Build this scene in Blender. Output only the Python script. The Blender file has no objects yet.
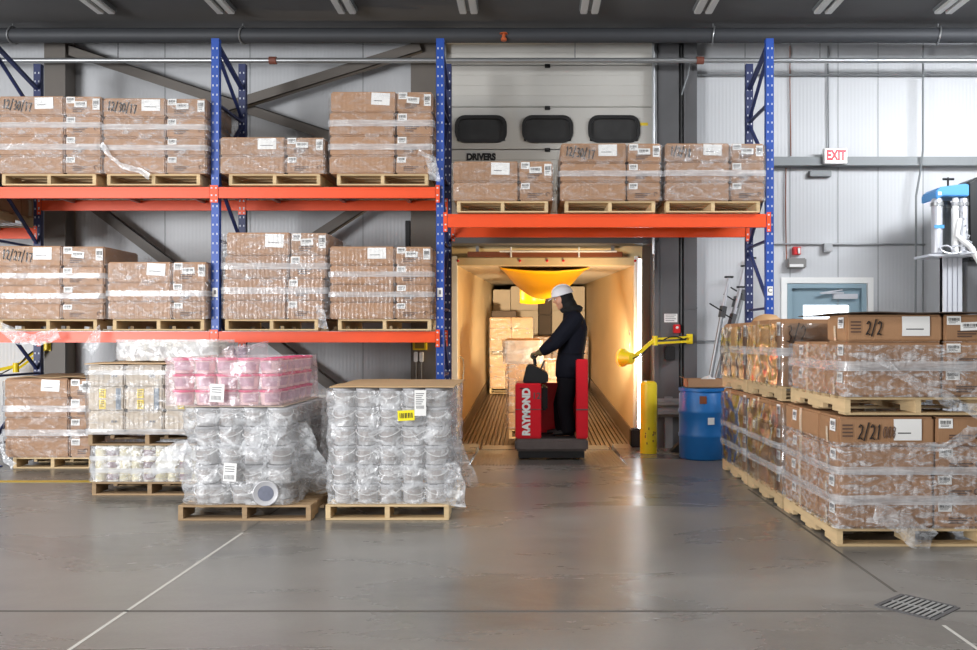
import bpy, bmesh, math, random
from mathutils import Vector, Matrix, noise, Euler
random.seed(7)
S = bpy.context.scene
COL = S.collection
F, PX, PY, CH = 850.0, 531.0, 338.0, 1.42
PI = math.pi

# ------------------------------------------------------------------ camera
cam = bpy.data.cameras.new('camera'); camo = bpy.data.objects.new('camera', cam); COL.objects.link(camo)
cam.sensor_width = 36; cam.sensor_fit = 'HORIZONTAL'; cam.lens = F*36/977
cam.shift_x = -(PX-488.5)/977; cam.shift_y = (PY-325)/977
cam.clip_start = .05; cam.clip_end = 200
camo.location = (0, 0, CH); camo.rotation_euler = (PI/2, 0, 0)
S.camera = camo

def X_(px, Y): return (px-PX)*Y/F
def Z_(py, Y): return CH-(py-PY)*Y/F

# ------------------------------------------------------------------ materials
def lin(c):
    return tuple(((v/255)/12.92 if v/255 <= .04045 else ((v/255+.055)/1.055)**2.4) for v in c)+(1,)

def mat(name, rgb, rough=.5, metal=0, var=0, vscale=8, bump=0, bscale=40, stretch=(1,1,1), spec=.5, objvar=0, emit=None):
    m = bpy.data.materials.new(name); m.use_nodes = True
    nt = m.node_tree; b = nt.nodes['Principled BSDF']
    c = lin(rgb)
    b.inputs['Base Color'].default_value = c
    b.inputs['Roughness'].default_value = rough; b.inputs['Metallic'].default_value = metal
    b.inputs['Specular IOR Level'].default_value = spec
    tc = nt.nodes.new('ShaderNodeTexCoord'); mp = nt.nodes.new('ShaderNodeMapping')
    mp.inputs['Scale'].default_value = stretch; nt.links.new(tc.outputs['Object'], mp.inputs['Vector'])
    col = None
    if var:
        n = nt.nodes.new('ShaderNodeTexNoise'); n.inputs['Scale'].default_value = vscale; n.inputs['Detail'].default_value = 5
        nt.links.new(mp.outputs[0], n.inputs['Vector'])
        mx = nt.nodes.new('ShaderNodeMix'); mx.data_type = 'RGBA'
        mx.inputs[6].default_value = tuple(v*(1-var) for v in c[:3])+(1,); mx.inputs[7].default_value = tuple(min(1, v*(1+var)) for v in c[:3])+(1,)
        nt.links.new(n.outputs['Fac'], mx.inputs[0]); col = mx.outputs[2]
    if objvar:
        oi = nt.nodes.new('ShaderNodeObjectInfo'); hs = nt.nodes.new('ShaderNodeHueSaturation')
        mr = nt.nodes.new('ShaderNodeMapRange'); mr.inputs['To Min'].default_value = 1-objvar; mr.inputs['To Max'].default_value = 1+objvar
        nt.links.new(oi.outputs['Random'], mr.inputs['Value']); nt.links.new(mr.outputs[0], hs.inputs['Value'])
        if col is not None: nt.links.new(col, hs.inputs['Color'])
        else: hs.inputs['Color'].default_value = c
        col = hs.outputs[0]
    if col is not None: nt.links.new(col, b.inputs['Base Color'])
    if bump:
        n2 = nt.nodes.new('ShaderNodeTexNoise'); n2.inputs['Scale'].default_value = bscale; n2.inputs['Detail'].default_value = 4
        nt.links.new(mp.outputs[0], n2.inputs['Vector'])
        bp = nt.nodes.new('ShaderNodeBump'); bp.inputs['Strength'].default_value = bump; bp.inputs['Distance'].default_value = .01
        nt.links.new(n2.outputs['Fac'], bp.inputs['Height']); nt.links.new(bp.outputs[0], b.inputs['Normal'])
    if emit:
        b.inputs['Emission Color'].default_value = lin(emit[0]); b.inputs['Emission Strength'].default_value = emit[1]
    return m

def film_mat(name, lo, hi, rgb=(235,238,242), scale=(7,7,16), rough=.16, bump=.7, bscale=16, ribs=0.0, ior=1.4, fm=.3):
    m = bpy.data.materials.new(name); m.use_nodes = True
    nt = m.node_tree; N = nt.nodes; L = nt.links
    b = N['Principled BSDF']; out = N['Material Output']
    b.inputs['Base Color'].default_value = lin(rgb); b.inputs['Roughness'].default_value = rough
    b.inputs['Specular IOR Level'].default_value = .9
    tc = N.new('ShaderNodeTexCoord'); mp = N.new('ShaderNodeMapping'); mp.inputs['Scale'].default_value = scale
    L.new(tc.outputs['Object'], mp.inputs['Vector'])
    n = N.new('ShaderNodeTexNoise'); n.inputs['Scale'].default_value = 1; n.inputs['Detail'].default_value = 6; n.inputs['Roughness'].default_value = .65
    n.inputs['Distortion'].default_value = .8
    L.new(mp.outputs[0], n.inputs['Vector'])
    mr = N.new('ShaderNodeMapRange'); mr.inputs['From Min'].default_value = .46; mr.inputs['From Max'].default_value = .72
    mr.inputs['To Min'].default_value = lo; mr.inputs['To Max'].default_value = hi
    L.new(n.outputs['Fac'], mr.inputs['Value'])  # white streaks mixed into the film: cloudiness plus painted wrinkle highlights
    n2 = N.new('ShaderNodeTexNoise'); n2.inputs['Scale'].default_value = bscale; n2.inputs['Detail'].default_value = 3; n2.inputs['Distortion'].default_value = 1.5
    mp2 = N.new('ShaderNodeMapping'); mp2.inputs['Scale'].default_value = (1, 1, .6); L.new(tc.outputs['Object'], mp2.inputs['Vector'])
    L.new(mp2.outputs[0], n2.inputs['Vector'])
    h = n2.outputs['Fac']
    if ribs:
        w = N.new('ShaderNodeTexWave'); w.bands_direction = 'X'; w.inputs['Scale'].default_value = 7; w.inputs['Distortion'].default_value = 2.5
        w.inputs['Detail'].default_value = 1
        L.new(tc.outputs['Object'], w.inputs['Vector'])
        ad = N.new('ShaderNodeMath'); ad.operation = 'MULTIPLY_ADD'; ad.inputs[1].default_value = ribs
        L.new(w.outputs['Fac'], ad.inputs[0]); L.new(h, ad.inputs[2]); h = ad.outputs[0]
    bp = N.new('ShaderNodeBump'); bp.inputs['Strength'].default_value = bump; bp.inputs['Distance'].default_value = .012
    L.new(h, bp.inputs['Height']); L.new(bp.outputs[0], b.inputs['Normal'])
    tr = N.new('ShaderNodeBsdfTransparent'); mx = N.new('ShaderNodeMixShader')
    L.new(mr.outputs[0], mx.inputs[0]); L.new(tr.outputs[0], mx.inputs[1]); L.new(b.outputs[0], mx.inputs[2])
    fr = N.new('ShaderNodeFresnel'); fr.inputs['IOR'].default_value = ior; L.new(bp.outputs[0], fr.inputs['Normal'])
    gl = N.new('ShaderNodeBsdfGlossy'); gl.inputs['Roughness'].default_value = rough; gl.inputs['Color'].default_value = (.95,.96,.97,1); L.new(bp.outputs[0], gl.inputs['Normal'])
    fk = N.new('ShaderNodeMath'); fk.operation = 'MULTIPLY'; fk.inputs[1].default_value = fm; L.new(fr.outputs[0], fk.inputs[0])
    m2 = N.new('ShaderNodeMixShader'); L.new(fk.outputs[0], m2.inputs[0]); L.new(mx.outputs[0], m2.inputs[1]); L.new(gl.outputs[0], m2.inputs[2])
    L.new(m2.outputs[0], out.inputs['Surface'])
    return m

def wave_bump(m, axis, scale, strength, dist=.01, profile='SIN'):
    nt = m.node_tree; b = nt.nodes['Principled BSDF']
    tc = nt.nodes.new('ShaderNodeTexCoord'); w = nt.nodes.new('ShaderNodeTexWave'); w.bands_direction = axis; w.wave_profile = profile
    w.inputs['Scale'].default_value = scale; nt.links.new(tc.outputs['Object'], w.inputs['Vector'])
    bp = nt.nodes.new('ShaderNodeBump'); bp.inputs['Strength'].default_value = strength; bp.inputs['Distance'].default_value = dist
    nt.links.new(w.outputs['Fac'], bp.inputs['Height'])
    old = b.inputs['Normal'].links
    if old: nt.links.new(old[0].from_socket, bp.inputs['Normal'])
    nt.links.new(bp.outputs[0], b.inputs['Normal'])

M = {}
M['card'] = mat('cardboard', (168,128,94), .62, var=.10, vscale=3, bump=.12, bscale=18, objvar=.10)
wave_bump(M['card'], 'X', 22, .10, .004)
M['card_warm'] = mat('kraft_card', (206,164,118), .6, var=.1, vscale=3, bump=.1, bscale=20, objvar=.08)
M['card_pale'] = mat('pale_card', (196,182,164), .6, var=.08, vscale=4, bump=.1, bscale=20, objvar=.06)
M['card_sheet'] = mat('card_sheet', (196,164,124), .7, var=.1, vscale=2.5)
M['card_dark'] = mat('dark_card', (84,70,60), .7, var=.2, vscale=4)
M['paper'] = mat('label_paper', (240,240,238), .5)
M['ink'] = mat('black_ink', (26,24,26), .6)
M['print'] = mat('print_ink', (92,70,60), .7)
M['greyprint'] = mat('grey_print', (120,120,124), .6)
M['tape'] = mat('packing_tape', (214,196,172), .25, var=.06)
M['wood'] = mat('pallet_wood', (208,182,140), .75, var=.22, vscale=6, bump=.25, bscale=12, stretch=(.6,.6,5), objvar=.12)
M['wood_old'] = mat('weathered_wood', (158,132,100), .8, var=.3, vscale=6, bump=.3, bscale=12, stretch=(.6,.6,5), objvar=.12)
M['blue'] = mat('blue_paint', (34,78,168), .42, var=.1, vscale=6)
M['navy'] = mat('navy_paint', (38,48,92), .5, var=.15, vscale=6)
M['orange'] = mat('orange_paint', (240,80,22), .4, var=.06, vscale=5)
M['hole'] = mat('bright_slot_fill', (206,212,222), .5)  # pale colour imitates bright background showing through the slots
M['steel'] = mat('galvanised_steel', (168,170,172), .38, .7, var=.1, vscale=20)
M['darksteel'] = mat('dark_grey_steel', (92,92,94), .5, .1, var=.15, vscale=4)
M['girt'] = mat('grey_girt', (128,132,134), .5, .1, var=.08, vscale=4)
M['brace'] = mat('brace_paint', (104,98,92), .55, .1, var=.15, vscale=3)
M['black'] = mat('black_plastic', (22,22,24), .45)
M['rubber'] = mat('black_rubber', (26,25,25), .75, bump=.1)
M['white'] = mat('white_paint', (232,232,230), .45)
M['doorpanel'] = mat('dock_door_panel', (196,194,188), .5, var=.05, vscale=3)
M['wall'] = mat('insulated_wall_panel', (196,198,201), .42, var=.04, vscale=1.5)
wave_bump(M['wall'], 'X', 6.5, .14, .006)
M['hallwall'] = mat('grey_hall_wall', (112,112,112), .6, var=.06, vscale=2)
M['ceiling'] = mat('ceiling_deck', (96,96,97), .7, var=.12, vscale=2)
M['red'] = mat('red_paint', (214,22,40), .35, var=.08, vscale=8)
M['redplastic'] = mat('red_plastic', (206,28,32), .35)
M['chassis'] = mat('scuffed_grey_chassis', (98,88,86), .5, .2, var=.3, vscale=10)
M['yellow'] = mat('yellow_paint', (244,214,30), .4, var=.06, vscale=6)
M['tarp'] = mat('yellow_vinyl', (250,186,20), .4, var=.05, vscale=3)
M['bluedrum'] = mat('blue_plastic', (30,112,184), .38, var=.08, vscale=5)
M['doorblue'] = mat('grey_blue_door', (136,160,172), .4)
M['liner'] = mat('trailer_liner', (224,200,158), .45, var=.10, vscale=2.2, bump=.08, bscale=6, stretch=(1,.3,1))
M['trailceil'] = mat('trailer_ceiling_liner', (214,206,192), .45, var=.06, vscale=3)
M['tfloor'] = mat('trailer_floor_rail', (132,116,100), .38, .5, var=.25, vscale=6, stretch=(3,.4,1))
M['aluminium'] = mat('aluminium', (206,208,214), .35, .35, var=.05)
M['whiteframe'] = mat('white_trailer_frame', (236,234,228), .35)
M['seal'] = mat('dock_header_pad', (206,184,140), .6, var=.15, vscale=4)
M['brownbar'] = mat('brown_bar', (128,70,38), .5, var=.1)
M['plate'] = mat('tread_plate', (150,148,144), .34, .7, var=.15, vscale=9)
M['lightblue'] = mat('light_blue_cap', (80,156,222), .4)
M['cyl'] = mat('grey_cylinder', (196,198,204), .3, .3)
M['diffuser'] = mat('tube_diffuser', (214,214,212), .4)
M['tub'] = mat('grey_tub', (190,188,188), .4, var=.05, vscale=14, objvar=.08)
M['tublid'] = mat('tub_lid', (196,196,200), .35, objvar=.05)
M['tublabel'] = mat('tub_label', (168,160,156), .5, var=.15, vscale=22)
M['handle'] = mat('white_bail', (244,244,244), .3)
M['pinktub'] = mat('pale_pink_tub', (238,206,206), .4, var=.05, vscale=14, objvar=.05)
M['pinklid'] = mat('crimson_lid', (226,64,118), .35, objvar=.08)
M['pinklabel'] = mat('pink_tub_label', (196,160,176), .5, var=.3, vscale=26)
M['jar'] = mat('cream_jar', (226,214,186), .4, var=.05, objvar=.06)
M['jarlabel'] = mat('plum_jar_label', (136,104,112), .5, var=.2, vscale=30)
M['jarlid'] = mat('jar_lid', (238,236,226), .35)
M['whitetub'] = mat('white_tub', (240,238,228), .4, objvar=.04)
M['yellowlabel'] = mat('yellow_label', (236,208,60), .5)
M['bluelabel'] = mat('blue_grey_print', (128,138,150), .6)
M['skin'] = mat('skin', (206,150,120), .5)
M['jacket'] = mat('navy_parka', (15,17,29), .8, spec=.2, bump=.3, bscale=14)
M['trouser'] = mat('dark_trousers', (15,15,22), .85, spec=.2, bump=.35, bscale=12)
M['glove'] = mat('olive_glove', (112,98,62), .8, bump=.3, bscale=60)
M['hair'] = mat('black_fur', (14,13,15), .85, bump=.6, bscale=60)
M['helmet'] = mat('white_hard_hat', (236,238,242), .25)
M['boot'] = mat('black_boot', (22,20,20), .5)
M['tarpgrey'] = mat('grate_iron', (176,178,178), .4, .5)
M['dark'] = mat('drain_shade_black', (14,14,14), .9)
M['film'] = film_mat('stretch_film', .03, .32, ribs=.4, bump=.7, fm=.28)
M['film_shiny'] = film_mat('shiny_stretch_film', .07, .5, ribs=.45, bump=.8, fm=.4)
M['film_heavy'] = film_mat('heavy_stretch_film', .22, .72, scale=(8,8,14), bump=1.0, bscale=20)
M['film_cloudy'] = film_mat('cloudy_stretch_film', .40, .85, scale=(5,5,9), bump=.9, bscale=13)
M['film_pink'] = film_mat('pink_tinted_film', .20, .58, rgb=(242,220,228), scale=(5,5,11), bump=.9, bscale=13)
M['film_gloss'] = film_mat('glossy_film', .04, .4, rgb=(200,194,188), scale=(4,4,6), rough=.10, bump=.30, bscale=6, ior=1.7, fm=1.2)
M['film_band'] = film_mat('film_band', .34, .62, scale=(3,3,40), bump=.5)
M['film_net'] = film_mat('crinkled_film', .06, .80, scale=(11,11,24), bump=1.0, bscale=22, ribs=.3)  # wide mix range paints bright crinkle highlights in white
g = bpy.data.materials.new('window_glass'); g.use_nodes = True
_b = g.node_tree.nodes['Principled BSDF']; _b.inputs['Transmission Weight'].default_value = 1; _b.inputs['Roughness'].default_value = .02; _b.inputs['IOR'].default_value = 1.05
M['glass'] = g
M['smoked'] = mat('smoked_pane', (66,66,66), .12, var=.3, vscale=6)
M['exit_face'] = mat('exit_face', (246,240,240), .4, emit=((255,240,240), .5))
M['lamp_lens'] = mat('lamp_lens', (255,236,190), .3, emit=((255,220,150), 12))

# concrete floor
def concrete():
    m = bpy.data.materials.new('polished_concrete'); m.use_nodes = True
    nt = m.node_tree; N = nt.nodes; L = nt.links; b = N['Principled BSDF']
    tc = N.new('ShaderNodeTexCoord')
    mp = N.new('ShaderNodeMapping'); mp.inputs['Scale'].default_value = (.45, 1.1, 1); L.new(tc.outputs['Object'], mp.inputs['Vector'])
    n = N.new('ShaderNodeTexNoise'); n.inputs['Scale'].default_value = 1.1; n.inputs['Detail'].default_value = 8; n.inputs['Roughness'].default_value = .62; n.inputs['Distortion'].default_value = .6
    L.new(mp.outputs[0], n.inputs['Vector'])
    cr = N.new('ShaderNodeValToRGB'); e = cr.color_ramp.elements
    e[0].position = .3; e[0].color = lin((116,112,104)); e[1].position = .72; e[1].color = lin((153,148,138))
    L.new(n.outputs['Fac'], cr.inputs[0])
    n3 = N.new('ShaderNodeTexNoise'); n3.inputs['Scale'].default_value = 60; n3.inputs['Detail'].default_value = 3; L.new(tc.outputs['Object'], n3.inputs['Vector'])
    mx = N.new('ShaderNodeMix'); mx.data_type = 'RGBA'; mx.blend_type = 'MULTIPLY'; mx.inputs[0].default_value = .25
    L.new(cr.outputs[0], mx.inputs[6]); L.new(n3.outputs['Color'], mx.inputs[7])
    hs = N.new('ShaderNodeHueSaturation'); hs.inputs['Saturation'].default_value = .5; L.new(mx.outputs[2], hs.inputs['Color'])
    L.new(hs.outputs[0], b.inputs['Base Color'])
    mr = N.new('ShaderNodeMapRange'); mr.inputs['From Min'].default_value = .3; mr.inputs['From Max'].default_value = .7
    mr.inputs['To Min'].default_value = .20; mr.inputs['To Max'].default_value = .38; L.new(n.outputs['Fac'], mr.inputs['Value']); L.new(mr.outputs[0], b.inputs['Roughness'])
    n2 = N.new('ShaderNodeTexNoise'); n2.inputs['Scale'].default_value = 3.5; n2.inputs['Detail'].default_value = 6; L.new(tc.outputs['Object'], n2.inputs['Vector'])
    bp = N.new('ShaderNodeBump'); bp.inputs['Strength'].default_value = .12; bp.inputs['Distance'].default_value = .03
    L.new(n2.outputs['Fac'], bp.inputs['Height']); L.new(bp.outputs[0], b.inputs['Normal'])
    b.inputs['Specular IOR Level'].default_value = .6
    return m
M['concrete'] = concrete()

# ------------------------------------------------------------------ mesh helpers
class MB:
    def __init__(s): s.v = []; s.f = []; s.mi = []; s.m = 0
    def add(s, vs, fs):
        o = len(s.v); s.v += [tuple(v) for v in vs]
        for f in fs: s.f.append(tuple(i+o for i in f)); s.mi.append(s.m)
        return s
    def box(s, x0, x1, y0, y1, z0, z1, mt=None):
        vs = [(x,y,z) for x in (x0,x1) for y in (y0,y1) for z in (z0,z1)]
        if mt is not None: vs = [mt @ Vector(v) for v in vs]
        return s.add(vs, [(0,1,3,2),(4,6,7,5),(0,4,5,1),(2,3,7,6),(0,2,6,4),(1,5,7,3)])
    def bar(s, p0, p1, w, t, up=(0,0,1)):
        p0 = Vector(p0); p1 = Vector(p1); d = (p1-p0); l = d.length; d.normalize()
        u = Vector(up); r = d.cross(u)
        if r.length < 1e-4: r = d.cross(Vector((0,1,0)))
        r.normalize(); u = r.cross(d)
        vs = []
        for q in (p0, p1):
            for a, b in ((-1,-1),(1,-1),(1,1),(-1,1)): vs.append(q+r*a*w/2+u*b*t/2)
        return s.add(vs, [(0,3,2,1),(4,5,6,7),(0,1,5,4),(1,2,6,5),(2,3,7,6),(3,0,4,7)])
    def tube(s, pts, r, seg=10, cap=True):
        pts = [Vector(p) for p in pts]; n = len(pts)
        rs = r if isinstance(r, (list, tuple)) else [r]*n
        vs = []; fs = []; prev = None
        for i, p in enumerate(pts):
            d = (pts[min(i+1,n-1)]-pts[max(i-1,0)]).normalized()
            if prev is None:
                a = d.orthogonal().normalized()
            else:
                a = (prev-d*prev.dot(d)).normalized()
            prev = a; b = d.cross(a)
            for k in range(seg):
                t = 2*PI*k/seg; vs.append(p+(a*math.cos(t)+b*math.sin(t))*rs[i])
        for i in range(n-1):
            for k in range(seg):
                k2 = (k+1) % seg; fs.append((i*seg+k, i*seg+k2, (i+1)*seg+k2, (i+1)*seg+k))
        if cap:
            fs.append(tuple(range(seg))[::-1]); fs.append(tuple((n-1)*seg+k for k in range(seg)))
        return s.add(vs, fs)
    def lathe(s, prof, c=(0,0,0), seg=20, axis='z', cap=True):
        vs = []; fs = []; n = len(prof)
        for (r, h) in prof:
            for k in range(seg):
                t = 2*PI*k/seg; a, b = r*math.cos(t), r*math.sin(t)
                p = (a, b, h) if axis == 'z' else ((a, h, b) if axis == 'y' else (h, a, b))
                vs.append((c[0]+p[0], c[1]+p[1], c[2]+p[2]))
        for i in range(n-1):
            for k in range(seg):
                k2 = (k+1) % seg; q = (i*seg+k, i*seg+k2, (i+1)*seg+k2, (i+1)*seg+k)
                fs.append(q if axis != 'y' else q[::-1])
        if cap:
            fs.append(tuple(range(seg))[::-1]); fs.append(tuple((n-1)*seg+k for k in range(seg)))
        return s.add(vs, fs)
    def loft(s, rings, seg=14):
        # rings: (center, rx, ry) horizontal ellipses, or (center, ax, bx) with vectors
        vs = []; fs = []; n = len(rings)
        for c, a, b in rings:
            c = Vector(c); a = a if isinstance(a, Vector) else Vector((a,0,0)); b = b if isinstance(b, Vector) else Vector((0,b,0))
            for k in range(seg):
                t = 2*PI*k/seg; vs.append(c+a*math.cos(t)+b*math.sin(t))
        for i in range(n-1):
            for k in range(seg):
                k2 = (k+1) % seg; fs.append((i*seg+k, i*seg+k2, (i+1)*seg+k2, (i+1)*seg+k))
        fs.append(tuple(range(seg))[::-1]); fs.append(tuple((n-1)*seg+k for k in range(seg)))
        return s.add(vs, fs)
    def ball(s, c, rx, ry=None, rz=None, seg=14, rings=9, mt=None):
        ry = ry or rx; rz = rz or rx
        vs = []; fs = []
        for i in range(rings+1):
            th = PI*i/rings
            for k in range(seg):
                t = 2*PI*k/seg
                p = Vector((rx*math.sin(th)*math.cos(t), ry*math.sin(th)*math.sin(t), rz*math.cos(th)))
                if mt is not None: p = mt @ p
                vs.append(Vector(c)+p)
        for i in range(rings):
            for k in range(seg):
                k2 = (k+1) % seg; fs.append((i*seg+k, (i+1)*seg+k, (i+1)*seg+k2, i*seg+k2))
        return s.add(vs, fs)
    def prism(s, poly, a0, a1, axis='y'):
        n = len(poly); vs = []
        for a in (a0, a1):
            for (u, w) in poly:
                vs.append((u, a, w) if axis == 'y' else ((a, u, w) if axis == 'x' else (u, w, a)))
        fs = [tuple(range(n)), tuple(range(2*n-1, n-1, -1))]
        for i in range(n): fs.append((i, i+n, (i+1) % n+n, (i+1) % n))
        return s.add(vs, fs)
    def mesh(s, name, mats, bevel=0, smooth=True, angle=35, weld=False):
        me = bpy.data.meshes.new(name); me.from_pydata(s.v, [], s.f)
        for m in (mats if isinstance(mats, (list, tuple)) else [mats]): me.materials.append(m)
        me.polygons.foreach_set('material_index', s.mi)
        bm = bmesh.new(); bm.from_mesh(me)
        if weld: bmesh.ops.remove_doubles(bm, verts=bm.verts, dist=1e-4)
        bmesh.ops.recalc_face_normals(bm, faces=bm.faces)
        if bevel:
            ed = [e for e in bm.edges if len(e.link_faces) == 2 and e.calc_face_angle(0) > .6]
            bmesh.ops.bevel(bm, geom=ed, offset=bevel, segments=2, affect='EDGES', clamp_overlap=True)
        bm.to_mesh(me); bm.free()
        if smooth:
            me.shade_smooth(); me.set_sharp_from_angle(angle=math.radians(angle))
        me.update()
        return me

def link(name, data, parent=None, loc=None, rot=None):
    o = bpy.data.objects.new(name, data); COL.objects.link(o)
    if parent is not None: o.parent = parent
    if loc is not None: o.location = loc
    if rot is not None: o.rotation_euler = rot
    return o
def obj(name, mb, mats, parent=None, loc=None, rot=None, **k):
    return link(name, mb.mesh(name, mats, **k), parent, loc, rot)
def tag(o, label, cat, group=None, kind=None):
    o['label'] = label; o['category'] = cat
    if group: o['group'] = group
    if kind: o['kind'] = kind
    return o
def thing(name, label, cat, loc=(0,0,0), rot=None, group=None):
    return tag(link(name, None, None, loc, rot), label, cat, group)
def struct(name, mb, mats, label=None, cat=None, parent=None, **k):
    o = obj(name, mb, mats, parent, **k)
    if parent is None:
        o['kind'] = 'structure'
        if label: o['label'] = label; o['category'] = cat
    return o
def place(root, proto_children, **kw):
    for c in proto_children:
        d = c.copy(); COL.objects.link(d); d.parent = root
        for g_ in c.children:
            e = g_.copy(); COL.objects.link(e); e.parent = d

def text_mesh(body, size, extrude=.001, align='CENTER', offset=0):
    cu = bpy.data.curves.new('lettering', 'FONT'); cu.body = body; cu.size = size; cu.extrude = extrude; cu.align_x = align; cu.align_y = 'CENTER'; cu.offset = offset
    o = bpy.data.objects.new('lettering', cu); COL.objects.link(o)
    dg = bpy.context.evaluated_depsgraph_get()
    me = bpy.data.meshes.new_from_object(o.evaluated_get(dg))
    bpy.data.objects.remove(o)
    return me
def lettering(body, size, m, parent, loc, rot=(PI/2,0,0), extrude=.001, b=0, sx=1, name='lettering'):
    me = text_mesh(body, size, extrude, 'CENTER', b)
    if sx != 1: me.transform(Matrix.Diagonal((sx,1,1,1)))
    me.materials.clear(); me.materials.append(m)
    return link(name, me, parent, loc, rot)

# hand written strokes
GL = {
 '0': [[(.5,1),(.15,.75),(.1,.35),(.4,0),(.8,.2),(.9,.65),(.6,1)]],
 '1': [[(.35,.8),(.55,1),(.45,0)]],
 '2': [[(.1,.8),(.4,1),(.8,.85),(.7,.5),(.1,.02),(.5,.12),(.95,0)]],
 '3': [[(.15,.9),(.6,1),(.8,.75),(.4,.52),(.85,.35),(.6,.02),(.1,.1)]],
 '7': [[(.05,.9),(.9,.95),(.4,0)]],
 '8': [[(.75,.85),(.4,1),(.25,.75),(.75,.35),(.55,0),(.2,.2),(.6,.55),(.75,.85)]],
 '/': [[(.1,-.1),(.8,1.15)]],
}
def handwriting(parent, s, x, z, h, yfun, slant=.15, drop=0.0, r=.0055, m=None):
    mb = MB(); cx = x
    for i, ch in enumerate(s):
        for st in GL[ch]:
            pts = []
            for (u, w) in st:
                px = cx+u*h*.36+slant*w*h*.5; pz = z+w*h-drop*i
                pts.append((px, yfun(px, pz)-.0015, pz))
            # resample
            P = []
            for a, b in zip(pts, pts[1:]):
                for t in (0, .5): P.append(tuple(a[k]+(b[k]-a[k])*t for k in range(3)))
            P.append(pts[-1])
            mb.tube(P, r, 6)
        cx += h*.40
    return obj('handwritten_date', mb, m or M['ink'], parent)

# ------------------------------------------------------------------ pallets
_pal = {}
def pallet(x0, x1, y0, y1, z, label, old=False, rot=None, group=None):
    w = round(x1-x0, 2); d = round(y1-y0, 2); m = M['wood_old' if old else 'wood']
    key = (w, d, old)
    if key not in _pal:
        bd = MB().box(-w/2, w/2, -.045, .045, 0, .016).mesh('deck_board', m, bevel=.002)
        bw = MB().box(-w/2, w/2, -.065, .065, 0, .016).mesh('deck_board', m, bevel=.002)
        poly = [(-d/2,0),(-d/2+.2*d,0),(-d/2+.2*d,.038),(-d/2+.36*d,.038),(-d/2+.36*d,0),(d/2-.36*d,0),(d/2-.36*d,.038),(d/2-.2*d,.038),(d/2-.2*d,0),(d/2,0),(d/2,.088),(-d/2,.088)]
        st = MB(); st.prism(poly, -.019, .019, 'x'); st = st.mesh('stringer', m, smooth=False)
        _pal[key] = (bd, bw, st)
    bd, bw, st = _pal[key]
    r = thing('wooden_pallet', label, 'pallet', ((x0+x1)/2, (y0+y1)/2, z), rot, group)
    for k in range(7):
        y = -d/2+.065+k*(d-.13)/6
        link('top_board', bw if k in (0, 6) else bd, r, (0, y, .1045))
    for k in range(3):
        link('bottom_board', bw, r, (0, -d/2+.065+k*(d-.13)/2, 0))
    for k in range(3):
        link('stringer', st, r, (-w/2+.019+k*(w-.038)/2, 0, .0163))
    return r
PH = .122   # pallet height

# ------------------------------------------------------------------ cartons
_cart = {}
def bulge(u, v, B): return B*(1-u*u)*(1-v*v)
def carton_mesh(w, d, h, m, B=.006):
    key = (round(w,3), round(d,3), round(h,3), m.name)
    if key in _cart: return _cart[key]
    bm = bmesh.new(); bmesh.ops.create_cube(bm, size=1)
    bmesh.ops.scale(bm, vec=(w-.006, d-.006, h-.004), verts=bm.verts)
    bmesh.ops.bevel(bm, geom=list(bm.edges), offset=.014, segments=2, affect='EDGES')
    big = [e for e in bm.edges if e.calc_length() > .1]
    bmesh.ops.subdivide_edges(bm, edges=big, cuts=5, use_grid_fill=True)
    sd = random.random()*99
    for v in bm.verts:
        c = v.co; u, t, q = 2*c.x/w, 2*c.y/d, 2*c.z/h
        n = noise.noise(Vector((c.x*5+sd, c.y*5, c.z*7)))*.0025
        if abs(t) > .93: v.co.y += math.copysign(bulge(u, q, B)+n, c.y)
        if abs(u) > .93: v.co.x += math.copysign(bulge(t, q, B)+n, c.x)
        if abs(q) > .93 and c.z > 0: v.co.z -= (1-u*u)*(1-t*t)*.002
    me = bpy.data.meshes.new('carton'); bm.to_mesh(me); bm.free()
    me.transform(Matrix.Translation((0, 0, h/2)))
    me.materials.append(m); me.shade_smooth(); me.set_sharp_from_angle(angle=math.radians(50))
    _cart[key] = me
    return me
def face_fn(w, d, h, side='front', B=.006):
    if side == 'front':
        return lambda x, z: -d/2+.002-bulge(max(-1,min(1,2*x/w)), max(-1,min(1,2*z/h-1)), B)-.0035
    s = -1 if side == 'left' else 1
    return lambda y, z: s*(w/2-.002+bulge(max(-1,min(1,2*y/d)), max(-1,min(1,2*z/h-1)), B)+.0035)
def patch(mb, fn, a0, a1, z0, z1, side='front', rot=0, lift=0.0, n=4):
    vs = []; ca, cz = (a0+a1)/2, (z0+z1)/2
    for i in range(n+1):
        for j in range(n+1):
            a = a0+(a1-a0)*i/n-ca; z = z0+(z1-z0)*j/n-cz
            a, z = ca+a*math.cos(rot)-z*math.sin(rot), cz+a*math.sin(rot)+z*math.cos(rot)
            f = fn(a, z); f += -lift if side in ('front', 'left') else lift
            vs.append((a, f, z) if side == 'front' else (f, a, z))
    fs = [(i*(n+1)+j, (i+1)*(n+1)+j, (i+1)*(n+1)+j+1, i*(n+1)+j+1) for i in range(n) for j in range(n)]
    return mb.add(vs, fs)
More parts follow.
